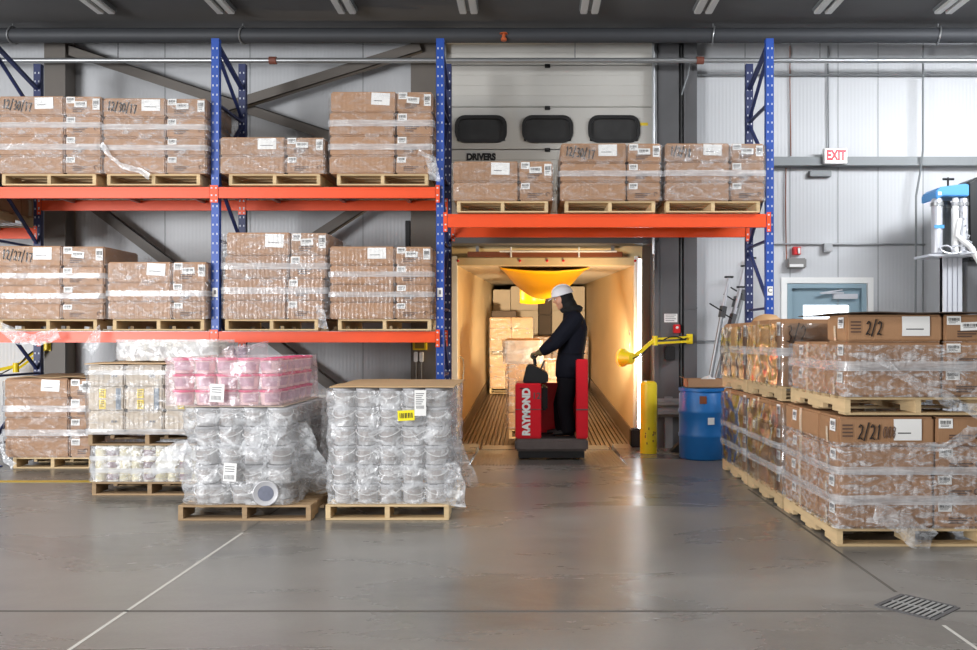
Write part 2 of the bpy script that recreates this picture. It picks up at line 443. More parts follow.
def paper(box, fn, a0, a1, z0, z1, side='front', rot=0, bars=True, lines=2, m='paper', name='paper_label'):
    p = obj(name, patch(MB(), fn, a0, a1, z0, z1, side, rot), M[m], box)
    if bars:
        mb = MB(); w = a1-a0; h = z1-z0; ca, cz = (a0+a1)/2, (z0+z1)/2
        def pt(u0, u1, v0, v1):
            patch(mb, fn, ca+u0*w, ca+u1*w, cz+v0*h, cz+v1*h, side, rot, .0012, 1) if not rot else patch(mb, fn, ca+u0*w*math.cos(rot), ca+u1*w*math.cos(rot), cz+v0*h, cz+v1*h, side, rot, .0012, 1)
        x = -.38
        while x < .36 and bars != 'lines':
            bw = random.choice((.018, .03, .045)); pt(x, x+bw, -.05, .3); x += bw+random.choice((.02, .035))
        for k in range(lines): pt(-.36, random.uniform(.05, .36), -.18-.13*k, -.13-.13*k)
        obj('print', mb, M['ink'] if side == 'front' else M['greyprint'], p)
    return p

LAYW = {1: ['only'], 2: ['top', 'bottom'], 3: ['top', 'middle', 'bottom'], 4: ['top', 'second', 'third', 'bottom']}
def carton(x0, x1, y0, y1, z, h, label, group, m='card', dx=0, rz=0, rx=0, ry=0):
    w, d = x1-x0, y1-y0
    o = link('carton', carton_mesh(w, d, h, M[m]), None, ((x0+x1)/2+dx, (y0+y1)/2, z), (rx, ry, rz))
    tag(o, label, 'box', group)
    return o
def dress_front(o, w, d, h, kind, top):
    fn = face_fn(w, d, h)
    if kind == 'wide':
        if top:
            a = random.uniform(.04, .09)
            paper(o, fn, a, a+.2, h*.34, h*.92, bars='lines', lines=1, rot=random.uniform(-.06, .06))
    else:
        hw = w/2
        paper(o, fn, -hw+.02, -hw+.115, h*.62, h*.94, lines=2)
        mb = MB()
        for k in range(3): patch(mb, fn, -hw+.09, min(hw-.06, -hw+.25-.03*k), h*(.36-.09*k), h*(.41-.09*k), n=1)
        obj('print', mb, M['print'], o)
        if top:
            r = random.uniform(-.12, .12)
            paper(o, fn, -hw+.11, -hw+.245, h*.42, h*.72, rot=r, lines=1)
            paper(o, fn, hw-.095, hw-.02, h*.3, h*.86, lines=2)
        else:
            rm = MB()
            ring = [(hw-.06+.018*math.cos(t*PI/6), h*.36+.02*math.sin(t*PI/6)) for t in range(10)]
            rm.tube([(a, fn(a, q)-.001, q) for a, q in ring], .003, 5)
            obj('recycling_mark', rm, M['print'], o)
def dress_side(o, w, d, h, side, lab=True, tape=True):
    fn = face_fn(w, d, h, side)
    if tape:
        obj('tape_strip', patch(MB(), fn, -.03, .03, h*.05, h*.97, side), M['tape'], o)
    if lab:
        a = -d/2+.04 if side == 'left' else -d/2+.05
        paper(o, fn, a+.05, a+.16, h*.55, h*.88, side, lines=2)

def stack(x0, x1, y0, z0, heights, xs, desc, side, date=None, depth=1.17, dA=.45, dB=.8, lean=None, jit=.004, side_box=True, dress_sides=False, group=None, top_skip=None, m='card', hole=None):
    """heights bottom to top; wide carton x0..xs, narrow carton xs..x1; one more carton behind on the seen side"""
    n = len(heights); z = z0; grp = group or ('cartons in the '+desc)
    tops = []
    for k, h in enumerate(heights):
        word = LAYW[n][n-1-k]; top = (k == n-1)
        dx = (lean[k] if lean else 0)+random.uniform(-jit, jit); rz = random.uniform(-.006, .006)
        a = carton(x0, xs-.003, y0, y0+dA, z, h, f'wide front carton, {word} layer, {desc}', grp, m, dx, rz)
        dress_front(a, xs-x0, dA, h, 'wide', top)
        if date and top: tops.append((a, xs-x0, dA, h))
        dx2 = (lean[k]*1.15 if lean else 0)+random.uniform(-jit, jit)
        db = dB if side == 'right' else dA+.2
        b = carton(xs+.003, x1, y0, y0+db, z, h*random.uniform(.975, 1) if top else h, f'narrow labelled carton, {word} layer, {desc}', grp, m, max(dx2, dx), 0)
        dress_front(b, x1-xs, db, h, 'narrow', top)
        if side_box and not (top and top_skip):
            if side == 'right':
                c = carton(x0+.3, x1, y0+dB+.006, y0+depth, z, h, f'rear carton, {word} layer, {desc}', grp, m, dx, 0)
                dress_side(c, x1-x0-.3, depth-dB-.006, h, 'right', lab=False)
            else:
                c = carton(x0, x0+.36, y0+dA+.006, y0+depth, z, h, f'side carton behind the front, {word} layer, {desc}', grp, m, dx, 0)
                dress_side(c, .36, depth-dA-.006, h, 'left', lab=False)
        if dress_sides:
            if side == 'left': dress_side(a, xs-x0, dA, h, 'left', lab=True, tape=False)
        z += h
    if date and tops:
        a, w, d, h = tops[0]; fn = face_fn(w, d, h)
        handwriting(a, date, -w/2+.05, h*.36, h*.46, fn, drop=.005)
    return z

# ------------------------------------------------------------------ stretch film
def film(label, x0, x1, y0, y1, z0, z1, seed, m='film', off=.016, amp=.012, step=.035, bands=(), prof=None, group=None, dz=.03, tails=(), open_front=False):
    """crumpled tube of film round a stack"""
    sx, sy = x1-x0+2*off, y1-y0+2*off; cx, cy = (x0+x1)/2, (y0+y1)/2
    r = .03; per = []
    def seg(p, q):
        L_ = math.hypot(q[0]-p[0], q[1]-p[1]); n = max(1, int(L_/step))
        for i in range(n): per.append((p[0]+(q[0]-p[0])*i/n, p[1]+(q[1]-p[1])*i/n))
    a, b = sx/2, sy/2
    cs = [(-a+r,-b),(a-r,-b),(a,-b+r),(a,b-r),(a-r,b),(-a+r,b),(-a,b-r),(-a,-b+r)]
    for i in range(8): seg(cs[i], cs[(i+1) % 8])
    n = len(per); rows = max(3, int((z1-z0)/dz)+1)
    def sheet(za, zb, rows, extra, am):
        vs = []; fs = []
        for j in range(rows):
            z = za+(zb-za)*j/(rows-1)
            g_ = prof((z-z0)/(z1-z0)) if prof else 0
            for (px, py) in per:
                nv = Vector((px*3.2+seed*7.3, py*3.2, z*6.5))
                w = 1-abs(noise.noise(nv))*2.2; w2 = noise.noise(nv*3.1)
                dd = extra+g_+am*(max(0, w)*.9+.5+.45*w2)
                L_ = math.hypot(px/a, py/b) if False else 1
                ux = (1 if px > a-r-1e-6 else -1 if px < -a+r+1e-6 else 0); uy = (1 if py > b-r-1e-6 else -1 if py < -b+r+1e-6 else 0)
                if ux and uy: k_ = .707
                else: k_ = 1
                vs.append((px+ux*dd*k_, py+uy*dd*k_, z-z0))
        for j in range(rows-1):
            for i in range(n):
                i2 = (i+1) % n; fs.append((j*n+i, j*n+i2, (j+1)*n+i2, (j+1)*n+i))
        return MB().add(vs, fs)
    o = obj('stretch_film', sheet(z0, z1, rows, 0, amp), M[m], loc=(cx, cy, z0), angle=60)
    tag(o, label, 'stretch film', group)
    for (za, zb) in bands:
        obj('film_band', sheet(za, zb, 3, .006+amp*.3, amp*.8), M['film_band'], o, angle=60)
    for (p0, p1, p2, w0, w1, mt) in tails:
        tail(o, p0, p1, p2, w0, w1, mt, seed, (cx, cy, z0))
    return o
def tail(parent, p0, p1, p2, w0, w1, mt, seed, org):
    """a loose crumpled strip of film along a bent line"""
    p0, p1, p2 = Vector(p0), Vector(p1), Vector(p2); vs = []; fs = []; n, mm = 22, 8; og = Vector(org)
    for i in range(n+1):
        t = i/n; c = p0*(1-t)**2+p1*2*t*(1-t)+p2*t*t
        d = ((p1-p0)*(1-t)+(p2-p1)*t).normalized(); s = d.cross(Vector((0,1,0)))
        if s.length < .05: s = Vector((1,0,0))
        s.normalize(); w = w0+(w1-w0)*t
        for j in range(mm+1):
            u = j/mm-.5; q = c+s*u*w
            nv = q*9+Vector((seed*3.1, 0, 0))
            q = q+Vector((noise.noise(nv)*.03, -abs(noise.noise(nv*1.7))*.035, noise.noise(nv+Vector((5,5,5)))*.035))
            vs.append(q-og)
    for i in range(n):
        for j in range(mm): fs.append((i*(mm+1)+j, (i+1)*(mm+1)+j, (i+1)*(mm+1)+j+1, i*(mm+1)+j+1))
    return obj('loose_film_tail', MB().add(vs, fs), M[mt], parent, angle=60)

# ------------------------------------------------------------------ setting
WY = 11.2                       # back wall face
CZ = 5.34
PITX0, PITX1, PITY0 = -.70, 1.085, 9.47
fl = MB()
fl.box(-13, PITX0, -5, WY+.2, -.2, 0); fl.box(PITX1, 9, -5, WY+.2, -.2, 0); fl.box(PITX0, PITX1, -5, PITY0, -.2, 0); fl.box(PITX0, PITX1, PITY0, WY+.2, -.45, -.4)
struct('floor', fl, M['concrete'], smooth=False)
struct('ceiling', MB().box(-13, 9, -5, WY+.3, CZ, CZ+.2), M['ceiling'], smooth=False)
OX0, OX1, OZ = -1.09, 1.63, 2.675
DX0, DX1, DZ = 3.37, 4.41, 2.14
wl = MB()
wl.box(-13, OX0, WY, WY+.15, 0, CZ); wl.box(OX1, DX0, WY, WY+.15, 0, CZ); wl.box(DX1, 9, WY, WY+.15, 0, CZ)
wl.box(OX0, OX1, WY, WY+.15, OZ, CZ); wl.box(DX0, DX1, WY, WY+.15, DZ, CZ)
struct('wall_back', wl, M['wall'], smooth=False)
struct('wall_left', MB().box(-13.15, -13, -5, WY+.15, 0, CZ), M['hallwall'], smooth=False)
struct('wall_right', MB().box(9, 9.15, -5, WY+.15, 0, CZ), M['hallwall'], smooth=False)
struct('wall_front', MB().box(-13, 9, -5.15, -5, 0, CZ), M['hallwall'], smooth=False)
# panel seams on the wall
sm = MB()
for px in (62, 165, 250, 363, 745, 790, 838, 878, 923):
    x = X_(px, WY); sm.box(x-.004, x+.004, WY-.004, WY+.002, .02, CZ-.02)
struct('trim_1', sm, M['girt'], smooth=False)
# floor joints and lines
jt = MB(); jt.box(-13, 9, 4.405, 4.43, 0, .0012); struct('floor_joint_1', jt, mat('joint_filler', (96,92,88), .8), smooth=False)
jm = mat('pale_joint_filler', (196,194,188), .7, var=.1)
jt = MB(); jt.box(-2.112, -2.092, .5, 6.2, 0, .0012); jt.box(2.03, 2.048, .5, 4.2, 0, .0012)
struct('floor_joint_2', jt, jm, smooth=False)
jt = MB(); jt.box(2.03, 2.05, 4.75, 8, 0, .0012); jt.box(-2.108, -2.096, 6.2, 9.2, 0, .0012); struct('floor_joint_3', jt, mat('dark_joint', (92,88,82), .8), smooth=False)
yl = MB(); yl.box(-13, -3.6, 8.36, 8.47, 0, .0014); struct('floor_line_1', yl, mat('floor_line_yellow', (222,190,70), .6, var=.2), smooth=False)

# steel columns and braces
cx0, cx1 = X_(411, 10.95), X_(436, 10.95)
struct('column_1', MB().box(cx0, cx1, 10.93, WY-.02, 0, CZ-.01), M['brace'], smooth=False)
struct('column_2', MB().box(X_(45, 10.95), X_(66, 10.95), 10.93, WY-.02, 0, CZ-.01), M['brace'], smooth=False)
# dark steel housing beside dock opening
hs = MB(); hs.box(X_(658, 11.02), X_(679, 11.02), 11.02, WY-.01, 0, CZ-.01); hs.box(X_(684, 11.02), X_(697, 11.02), 11.02, WY-.01, 0, CZ-.01); hs.box(X_(679, 11.02), X_(684, 11.02), 11.12, WY-.01, 0, CZ-.01)
hs.box(X_(684, 11.02), X_(697, 11.02), 11.005, 11.02, Z_(309, 11), Z_(307, 11))
struct('column_3', hs, M['darksteel'], smooth=False)
def brace2(p, q, label, Y=10.98):
    a = Vector((X_(p[0], Y), Y, Z_(p[1], Y))); b = Vector((X_(q[0], Y), Y, Z_(q[1], Y)))
    d = (b-a).normalized(); n = Vector((-d.z, 0, d.x)); mb = MB()
    h = .065
    vs = [a+n*h, a-n*h, b-n*h, b+n*h]; o_ = Vector((0, .012, 0))
    mb.add(vs+[v+o_ for v in vs], [(0,1,2,3),(7,6,5,4),(0,4,5,1),(1,5,6,2),(2,6,7,3),(3,7,4,0)])
    vs = [a+n*h, a+n*(h-.012), b+n*(h-.012), b+n*h]; o_ = Vector((0, .1, 0))
    mb.add(vs+[v+o_ for v in vs], [(0,1,2,3),(7,6,5,4),(0,4,5,1),(1,5,6,2),(2,6,7,3),(3,7,4,0)])
    o = obj('cross_brace', mb, M['brace'], smooth=False); return tag(o, label, 'brace', None, 'structure')
brace2((60,47), (415,164), 'steel brace sloping down from the corner column to the dock column')
brace2((420,46), (55,160), 'upper steel brace rising towards the dock column', 10.85)
brace2((62,183), (411,446), 'lower steel brace falling towards the dock column')
brace2((415,172), (60,402), 'lower steel brace rising towards the dock column', 10.85)
# horizontal girt on the wall
gt = MB(); gt.box(X_(697, 11.1), 9, 11.08, WY, Z_(166, 11.1), Z_(157, 11.1)); gt.box(X_(697, 11.1), 9, 11.05, 11.08, Z_(166, 11.1), Z_(164.6, 11.1))
struct('beam_1', gt, M['girt'], smooth=False)
gt = MB(); gt.box(-13, X_(411, 11.1), 11.1, WY, Z_(178, 11.1), Z_(168, 11.1)); struct('beam_2', gt, M['girt'], smooth=False)

# pipes
pm = mat('painted_pipe', (62,64,68), .6, .1, var=.1, vscale=3)
def pipe(name, label, x0, x1, Y, z, r, m, coup=(), hang=(), rod=()):
    t = thing(name, label, 'pipe', ((x0+x1)/2, Y, z))
    obj('pipe_run', MB().tube([((x0-x1)/2,0,0),(0,0,0),((x1-x0)/2,0,0)], r, 14), m, t)
    for px in coup:
        x = X_(px, Y)-(x0+x1)/2; obj('coupling', MB().tube([(x-.045,0,0),(x+.045,0,0)], r*1.45, 12), mat('rusty_coupling', (122,70,56), .6), t)
    for px in hang:
        x = X_(px, Y)-(x0+x1)/2; mb = MB()
        mb.tube([(x+.02*math.sin(a*.4), (r+.012)*math.cos(a*PI/10), (r+.012)*math.sin(a*PI/10)) for a in range(21)], .01, 6)
        mb.tube([(x,0,r+.01),(x,0,CZ-z+.05)], .007, 6); obj('hanger', mb, M['steel'], t)
    for px in rod:
        x = X_(px, Y)-(x0+x1)/2; obj('hanger_rod', MB().tube([(x,0,r),(x,0,CZ-z+.05)], .006, 6), M['darksteel'], t)
    return t
pipe('sprinkler_main', 'thick dark pipe hung under the ceiling along the whole wall', -12.9, 8.9, 10.6, Z_(35.5, 10.6), .092, pm, (), (13, 243, 713, 938))
pipe('sprinkler_pipe', 'thin silver pipe with rusty couplings below the thick dark pipe', -12.9, 8.9, 10.75, Z_(60.5, 10.75), .033, M['steel'], (273, 700), (), (118, 363, 575, 820))
pipe('conduit_pipe', 'slim grey conduit high on the pale ribbed wall', X_(697, 11.15), 8.9, 11.15, Z_(75, 11.15), .014, M['girt'])
o = obj('pipe_fitting', MB().tube([(0,0,0),(0,0,.05)], .02, 8).tube([(0,0,.05),(0,0,.06)], .05, 10).tube([(0,0,-.03),(0,0,0)], .035, 8), mat('orange_fitting', (196,92,40), .5), loc=(X_(504, 10.6), 10.6-.1, Z_(41, 10.6)))
tag(o, 'small orange fitting on the thick dark pipe before the dock door', 'pipe fitting')

# ceiling lights
names = ['above the shelf stack at the far end', 'above the glossy shelf stack', 'above the low two-layer stack', 'above the dock door edge', 'above the dock door middle', 'above the dark steel housing', 'above the exit sign', 'above the machine with blue cap']
for i, x in enumerate((-5.04,-3.62,-2.18,-.74,.69,2.04,3.46,4.89)):
    t = thing('ceiling_light', 'long unlit twin tube ceiling fitting '+names[i], 'ceiling light', (x, 8.9, CZ-.09), None, 'rows of ceiling fittings')
    obj('housing', MB().box(-.12, .12, -1.2, 1.2, .05, .088), M['girt'], t, bevel=.004)
    for s in (-1, 1): obj('tube_cover', MB().box(s*.065-.042, s*.065+.042, -1.19, 1.19, .012, .05), M['diffuser'], t, bevel=.008)

# ------------------------------------------------------------------ dock door (raised shut panels), tracks
d1 = link('door_1', None, None, (0, 0, 0)); d1['kind'] = 'structure'
dx0, dx1 = X_(447, 11.04), X_(655, 11.04)
seams = [5.27, 4.965, 4.42, 3.87, 3.325, 2.78]
DYf = 11.04
for k in range(5):
    zt, zb = seams[k]-.005, seams[k+1]+.005
    mb = MB(); n = 4 if k else 2
    if k == 2:   # window section
        wz0, wz1 = Z_(142, 11), Z_(116, 11)
        mb.box(dx0, dx1, DYf, DYf+.05, zb, wz0+.02); mb.box(dx0, dx1, DYf, DYf+.05, wz1-.02, zt)
        xs = [dx0]+[X_(p, 11.04) for p in (457,505,524,571,590,638)]+[dx1]
        for q in range(0, 8, 2): mb.box(xs[q], xs[q+1], DYf, DYf+.05, wz0+.02, wz1-.02)
    else:
        for q in range(n):
            a = zb+(zt-zb)*q/n; b = zb+(zt-zb)*(q+1)/n; mb.box(dx0, dx1, DYf, DYf+.05, a+.006, b-.006)
        mb.box(dx0, dx1, DYf+.008, DYf+.048, zb, zt)
    obj('door_panel', mb, M['doorpanel'], d1, bevel=.003)
for (a, b) in ((455,507),(522,573),(588,640)):
    x0, x1, z0, z1 = X_(a,11.04), X_(b,11.04), Z_(143,11.04), Z_(115.5,11.04); r = .13; cxs = []
    def rr(x0, x1, z0, z1, r):
        out = []
        for (cx, cz, a0) in ((x1-r,z1-r,0),(x0+r,z1-r,90),(x0+r,z0+r,180),(x1-r,z0+r,270)):
            for t in range(6): ang = math.radians(a0+90*t/5); out.append((cx+r*math.cos(ang), cz+r*math.sin(ang)))
        return out
    A = rr(x0, x1, z0, z1, r); B = rr(x0+.045, x1-.045, z0+.045, z1-.045, r-.045); n = len(A)
    vs = [(u, DYf-.025, w) for u, w in A]+[(u, DYf-.025, w) for u, w in B]+[(u, DYf+.055, w) for u, w in A]+[(u, DYf+.03, w) for u, w in B]
    fs = []
    for i in range(n):
        j = (i+1) % n; fs += [(i,j,n+j,n+i), (i,2*n+i,2*n+j,j), (n+i,n+j,3*n+j,3*n+i)]
    wf = obj('window_frame', MB().add(vs, fs), M['black'], d1)
    vs = [(u, DYf+.012, w) for u, w in B]; obj('window_pane', MB().add(vs, [tuple(range(n))]), M['smoked'], wf)
for py in (66, 108, 150):
    z = Z_(py, 11.03); x = X_(547.5, 11.03)
    obj('hinge', MB().box(x-.035, x+.035, DYf-.02, DYf, z-.025, z+.025).box(x-.02, x+.02, DYf-.035, DYf-.02, z-.012, z+.012), M['black'], d1, bevel=.004)
me = text_mesh('DRIVERS', .116, .001, 'CENTER', .0075); me.transform(Matrix.Diagonal((.86,1,1,1))); me.materials.clear(); me.materials.append(M['ink'])
link('lettering', me, d1, (X_(481, 11.03), DYf-.003, Z_(157, 11.03)), (PI/2,0,0))
obj('sticker', MB().box(X_(640,11.03), X_(648,11.03), DYf-.003, DYf, Z_(125.5,11.03), Z_(122.5,11.03)), M['yellowlabel'], d1)
tr = MB(); x = X_(656, 11); tr.box(x-.03, x-.02, 10.96, 11.04, 2.3, CZ-.05); tr.box(x-.03, x+.02, 11.03, 11.04, 2.3, CZ-.05); tr.tube([(X_(653.5,10.95),10.95,2.5),(X_(653.5,10.95),10.95,CZ-.05)], .022, 8)
x = X_(445, 11); tr.box(x-.02, x+.02, 10.96, 11.04, 2.3, CZ-.05)
obj('door_track', tr, M['steel'], d1, smooth=True)
hb = MB(); hb.box(dx0, dx1, 11.0, WY, Z_(43, 11.0), Z_(39, 11.0)); obj('head_rail', hb, M['doorpanel'], d1)
# opening jambs
jb = MB(); jb.box(OX1-.035, OX1+.03, 11.0, WY+.15, 0, OZ); jb.box(OX0-.03, OX0+.012, 11.0, WY+.15, 0, OZ); jb.box(OX0, OX1, 11.0, WY+.15, OZ-.03, OZ+.06)
struct('trim_2', jb, M['darksteel'], smooth=False)

# ------------------------------------------------------------------ exit door on the pale wall
d2 = link('door_2', None, None, (0,0,0)); d2['kind'] = 'structure'
def frame(mb, x0, x1, z1, w, y0, y1):
    mb.box(x0, x0+w, y0, y1, 0, z1); mb.box(x1-w, x1, y0, y1, 0, z1); mb.box(x0+w, x1-w, y0, y1, z1-w, z1)
mb = MB(); x0, x1 = X_(781, WY), X_(873, WY); z1 = Z_(277.5, WY); frame(mb, x0, x1, z1, .075, WY-.02, WY); obj('outer_trim', mb, M['white'], d2, smooth=False)
mb = MB(); frame(mb, DX0, DX1, DZ-.005, .06, WY-.025, WY+.1); obj('door_frame', mb, M['doorblue'], d2, smooth=False)
lx0, lx1, lz = DX0+.061, DX1-.061, DZ-.066; vx0, vx1, vz0, vz1 = X_(804, WY), X_(850, WY), .95, Z_(305, WY)
mb = MB(); mb.box(lx0, lx1, WY+.03, WY+.075, .01, vz0); mb.box(lx0, lx1, WY+.03, WY+.075, vz1, lz); mb.box(lx0, vx0, WY+.03, WY+.075, vz0, vz1); mb.box(vx1, lx1, WY+.03, WY+.075, vz0, vz1)
leaf = obj('door_leaf', mb, M['doorblue'], d2, smooth=False)
obj('window_pane', MB().box(vx0, vx1, WY+.05, WY+.056, vz0, vz1), M['glass'], leaf)
cl = MB(); cl.box(X_(833,WY), X_(857,WY), WY-.03, WY+.03, Z_(299,WY), Z_(294,WY)); cl.bar((X_(843,WY), WY-.02, Z_(293,WY)), (X_(819,WY), WY-.05, Z_(293.5,WY)), .03, .02); cl.bar((X_(819,WY), WY-.05, Z_(293.5,WY)), (X_(842,WY), WY-.01, Z_(290,WY)), .03, .02)
obj('door_closer', cl, M['aluminium'], d2, bevel=.003)

# ------------------------------------------------------------------ small fittings on the wall
t = thing('exit_sign', 'lit white EXIT sign with red letters on the grey wall beam', 'exit sign', (X_(836, 11.0), 11.03, Z_(163.5, 11.0)))
obj('housing', MB().box(-.15, .15, -.03, .05, 0, .2), M['white'], t, bevel=.008)
obj('face', MB().box(-.14, .14, -.034, -.03, .01, .19), M['exit_face'], t)
me = text_mesh('EXIT', .168, .001, 'CENTER', .008); me.transform(Matrix.Diagonal((.72,1.05,1,1))); me.materials.clear(); me.materials.append(mat('exit_red', (226,30,52), .4, emit=((226,20,44), .35)))
link('lettering', me, t, (0, -.036, .1), (PI/2,0,0))
t = thing('emergency_light', 'grey emergency light box on the wall above the exit door', 'emergency light', (X_(797, 11.1), WY-.07, Z_(268, 11.1)))
obj('housing', MB().box(-.125, .125, -.04, .065, 0, .13), mat('fixture_grey', (132,130,128), .5), t, bevel=.015)
obj('lens', MB().box(-.1, .08, -.046, -.04, .012, .05), M['white'], t)
t = thing('fire_alarm', 'small red fire alarm strobe above the emergency light', 'fire alarm', (X_(798, 11.1), WY-.05, Z_(254.5, 11.1)))
obj('body', MB().box(-.05, .05, -.02, .05, 0, .105), M['redplastic'], t, bevel=.006); obj('strobe', MB().box(.008, .035, -.035, -.02, .015, .09), M['white'], t)
o = obj('junction_box', MB().box(-.055, .055, -.03, .05, 0, .11).box(-.04, .04, -.036, -.03, .015, .095), M['steel'], loc=(X_(829, 11.1), WY-.052, Z_(251.5, 11.1)), bevel=.004); tag(o, 'square steel junction box on the conduit above the exit door', 'junction box')
def cond(label, pts, r=.013, m='girt', Y=11.17):
    P = [(X_(a, Y), Y, Z_(b, Y)) for a, b in pts]; o = obj('conduit', MB().tube(P, r, 8), M[m]); tag(o, label, 'conduit'); return o
cond('thin level conduit running beneath the steel junction box', [(772,244),(800,244),(870,244.5),(925,244.5)], .012, 'steel')
cond('brown flex conduit dropping to the emergency light', [(786,168),(785.5,200),(786,240),(786.5,262),(789,267)], .008, 'brownbar')
cond('thin cable hanging down the wall near the blue rack post', [(790,46),(790,90),(790.5,130),(791,156)], .007, 'brownbar')
cond('straight conduit dropping from the ceiling pipe to the exit sign', [(828,46),(828,100),(828.5,148)], .01, 'girt')
cond('tall bent conduit crossing the wall beam by the machine', [(923,46),(923,150),(921,168),(916,196),(916,250),(915.5,300),(915,440)], .014, 'girt', 11.03)
cond('black riser pipe in the dark steel housing slot', [(681.5,46),(681.5,200),(681.5,330),(681.5,444)], .022, 'black', 11.06)
cond('slim conduit between steel housing and rack post', [(697,341),(712,341),(745,341)], .01, 'girt')
cond('cable curling from the thin silver pipe down the steel housing', [(690,62),(688,75),(684,86),(681.8,95)], .01, 'girt', 10.95)
o = obj('light_bar', MB().box(X_(813,11), X_(835,11), WY-.08, WY, Z_(176,11.1), Z_(170,11.1)), M['girt'], bevel=.006); tag(o, 'flat grey box fixed beneath the wall beam under the exit sign', 'fixture')
t = thing('notice_sign', 'small white notice on the dark steel housing', 'sign', (X_(671, 11), 11.018, Z_(318, 11)))
obj('plate', MB().box(-.085, .085, -.006, 0, -.055, .055), M['white'], t)
nl = MB(); [nl.box(-.07, .065-.02*(k % 2), -.0075, -.006, .035-.024*k, .043-.024*k) for k in range(4)]; obj('print', nl, M['greyprint'], t)
# items on the dock column seen under the lower shelf
t = thing('switch_box', 'yellow switch box on the dark column below the lower shelf', 'electrical box', (X_(420, 10.9), 10.91, Z_(350, 10.9)))
obj('body', MB().box(-.09, .09, -.05, .018, 0, .12), M['yellow'], t, bevel=.006); obj('face', MB().box(-.06, .06, -.054, -.05, .02, .1), mat('dull_olive', (140,120,40), .6), t)
for px in (416, 421.5):
    t = thing('outlet_plug', 'white socket plug on the dark column, %s of a pair' % ('first' if px == 416 else 'second'), 'socket', (X_(px, 10.9), 10.91, Z_(362, 10.9)), None, 'white plugs on the column')
    obj('body', MB().box(-.026, .026, -.04, .018, 0, .13), M['white'], t, bevel=.008); obj('cable', MB().tube([(0,-.02,0),(0,-.02,-.3),(.0,-.02,-.9)], .007, 6), M['greyprint'], t)
o = obj('breaker_box', MB().box(-.03, .03, -.05, .0, 0, .34), M['black'], loc=(X_(407, 11.1), WY-.002, Z_(246, 11.1)), bevel=.004); tag(o, 'narrow black wall panel behind the lower shelf', 'electrical panel')

# ------------------------------------------------------------------ pallet racks
RY, RB = 9.30, 10.2      # front face of front posts, centre of rear posts
def post(mb, x, y, h, sgn):
    w = .085; mb.m = 0
    # C section opened to the rear / front
    mb.box(x-w/2, x+w/2, y-.035, y-.031, 0, h); mb.box(x-w/2, x-w/2+.004, y-.031, y+.035, 0, h); mb.box(x+w/2-.004, x+w/2, y-.031, y+.035, 0, h)
    mb.m = 1
    z = .12
    while z < h-.05:
        for s in (-1, 1): mb.box(x+s*.022-.006, x+s*.022+.006, y-.0362, y-.034, z-.011, z+.011)
        z += .1016
    mb.m = 0
def upright(x, label, h=4.70, sticker=None):
    t = thing('rack_upright', label, 'rack upright', (x, RY, 0))
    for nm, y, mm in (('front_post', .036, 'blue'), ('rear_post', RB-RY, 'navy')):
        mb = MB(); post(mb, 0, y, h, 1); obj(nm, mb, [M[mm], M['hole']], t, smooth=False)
        obj('foot_plate', MB().box(-.07, .07, y-.06, y+.06, 0.0, .012), M[mm], t)
    zs = [.25, 1.0, 1.75, 2.5, 3.25, 4.0]
    for i, z in enumerate(zs):
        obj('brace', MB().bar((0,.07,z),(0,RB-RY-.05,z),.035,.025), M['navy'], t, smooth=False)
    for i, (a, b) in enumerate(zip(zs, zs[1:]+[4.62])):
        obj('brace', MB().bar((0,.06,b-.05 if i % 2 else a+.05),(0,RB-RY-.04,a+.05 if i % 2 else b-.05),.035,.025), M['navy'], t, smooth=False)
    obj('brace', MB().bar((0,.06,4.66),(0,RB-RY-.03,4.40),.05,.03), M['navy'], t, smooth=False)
    if sticker is not None:
        st = obj('paper_label', MB().box(-.03, .03, -.003, -.0005, sticker, sticker+.1), M['paper'], t)
        return t, st
    return t
ux = [X_(-9, 9.3), X_(215, 9.3), X_(440, 9.3), X_(770, 9.3)]
upright(ux[0], 'blue rack upright at the far end of the long shelves')
_, st1 = upright(ux[1], 'blue rack upright in the middle of the long shelves', sticker=Z_(297, 9.3))
_, st2 = upright(ux[2], 'blue rack upright between the long shelves and dock opening', sticker=Z_(297, 9.3))
_, st3 = upright(ux[3], 'blue rack upright with letter C label near the blue drum', sticker=Z_(295.5, 9.3))
for st in (st1, st2): obj('print', MB().box(-.012, .012, -.004, -.003, Z_(297,9.3)+.03, Z_(297,9.3)+.075), M['greyprint'], st)
lettering('C', .075, M['ink'], st3, (0, -.004, Z_(295.5,9.3)+.055))
def beam(x0, x1, ztop, h, front, label, over=.0):
    y = RY if front else RB-.03
    t = thing('rack_beam', label, 'rack beam', ((x0+x1)/2, y, ztop-h)); L_ = (x1-x0)/2
    mb = MB(); yb = -.03 if front else 0
    mb.box(-L_+.046, L_-.046, yb, yb+.045, 0, h-.03); mb.box(-L_+.046, L_-.046, yb, yb+.028, h-.03, h)
    obj('beam', mb, M['orange'], t, bevel=.004)
    for s in (-1, 1):
        c = MB(); c.box(min(s*L_, s*(L_-.044)), max(s*L_, s*(L_-.044)), yb-.006, yb-.001, -.05, h+.02); 
        c.m = 1
        for z in (-.03, .03, h-.01): c.box(s*(L_-.024)-.009, s*(L_-.024)+.009, yb-.008, yb-.006, z-.008, z+.008)
        obj('end_bracket', c, [M['orange'], M['hole']], t, smooth=False)
    return t
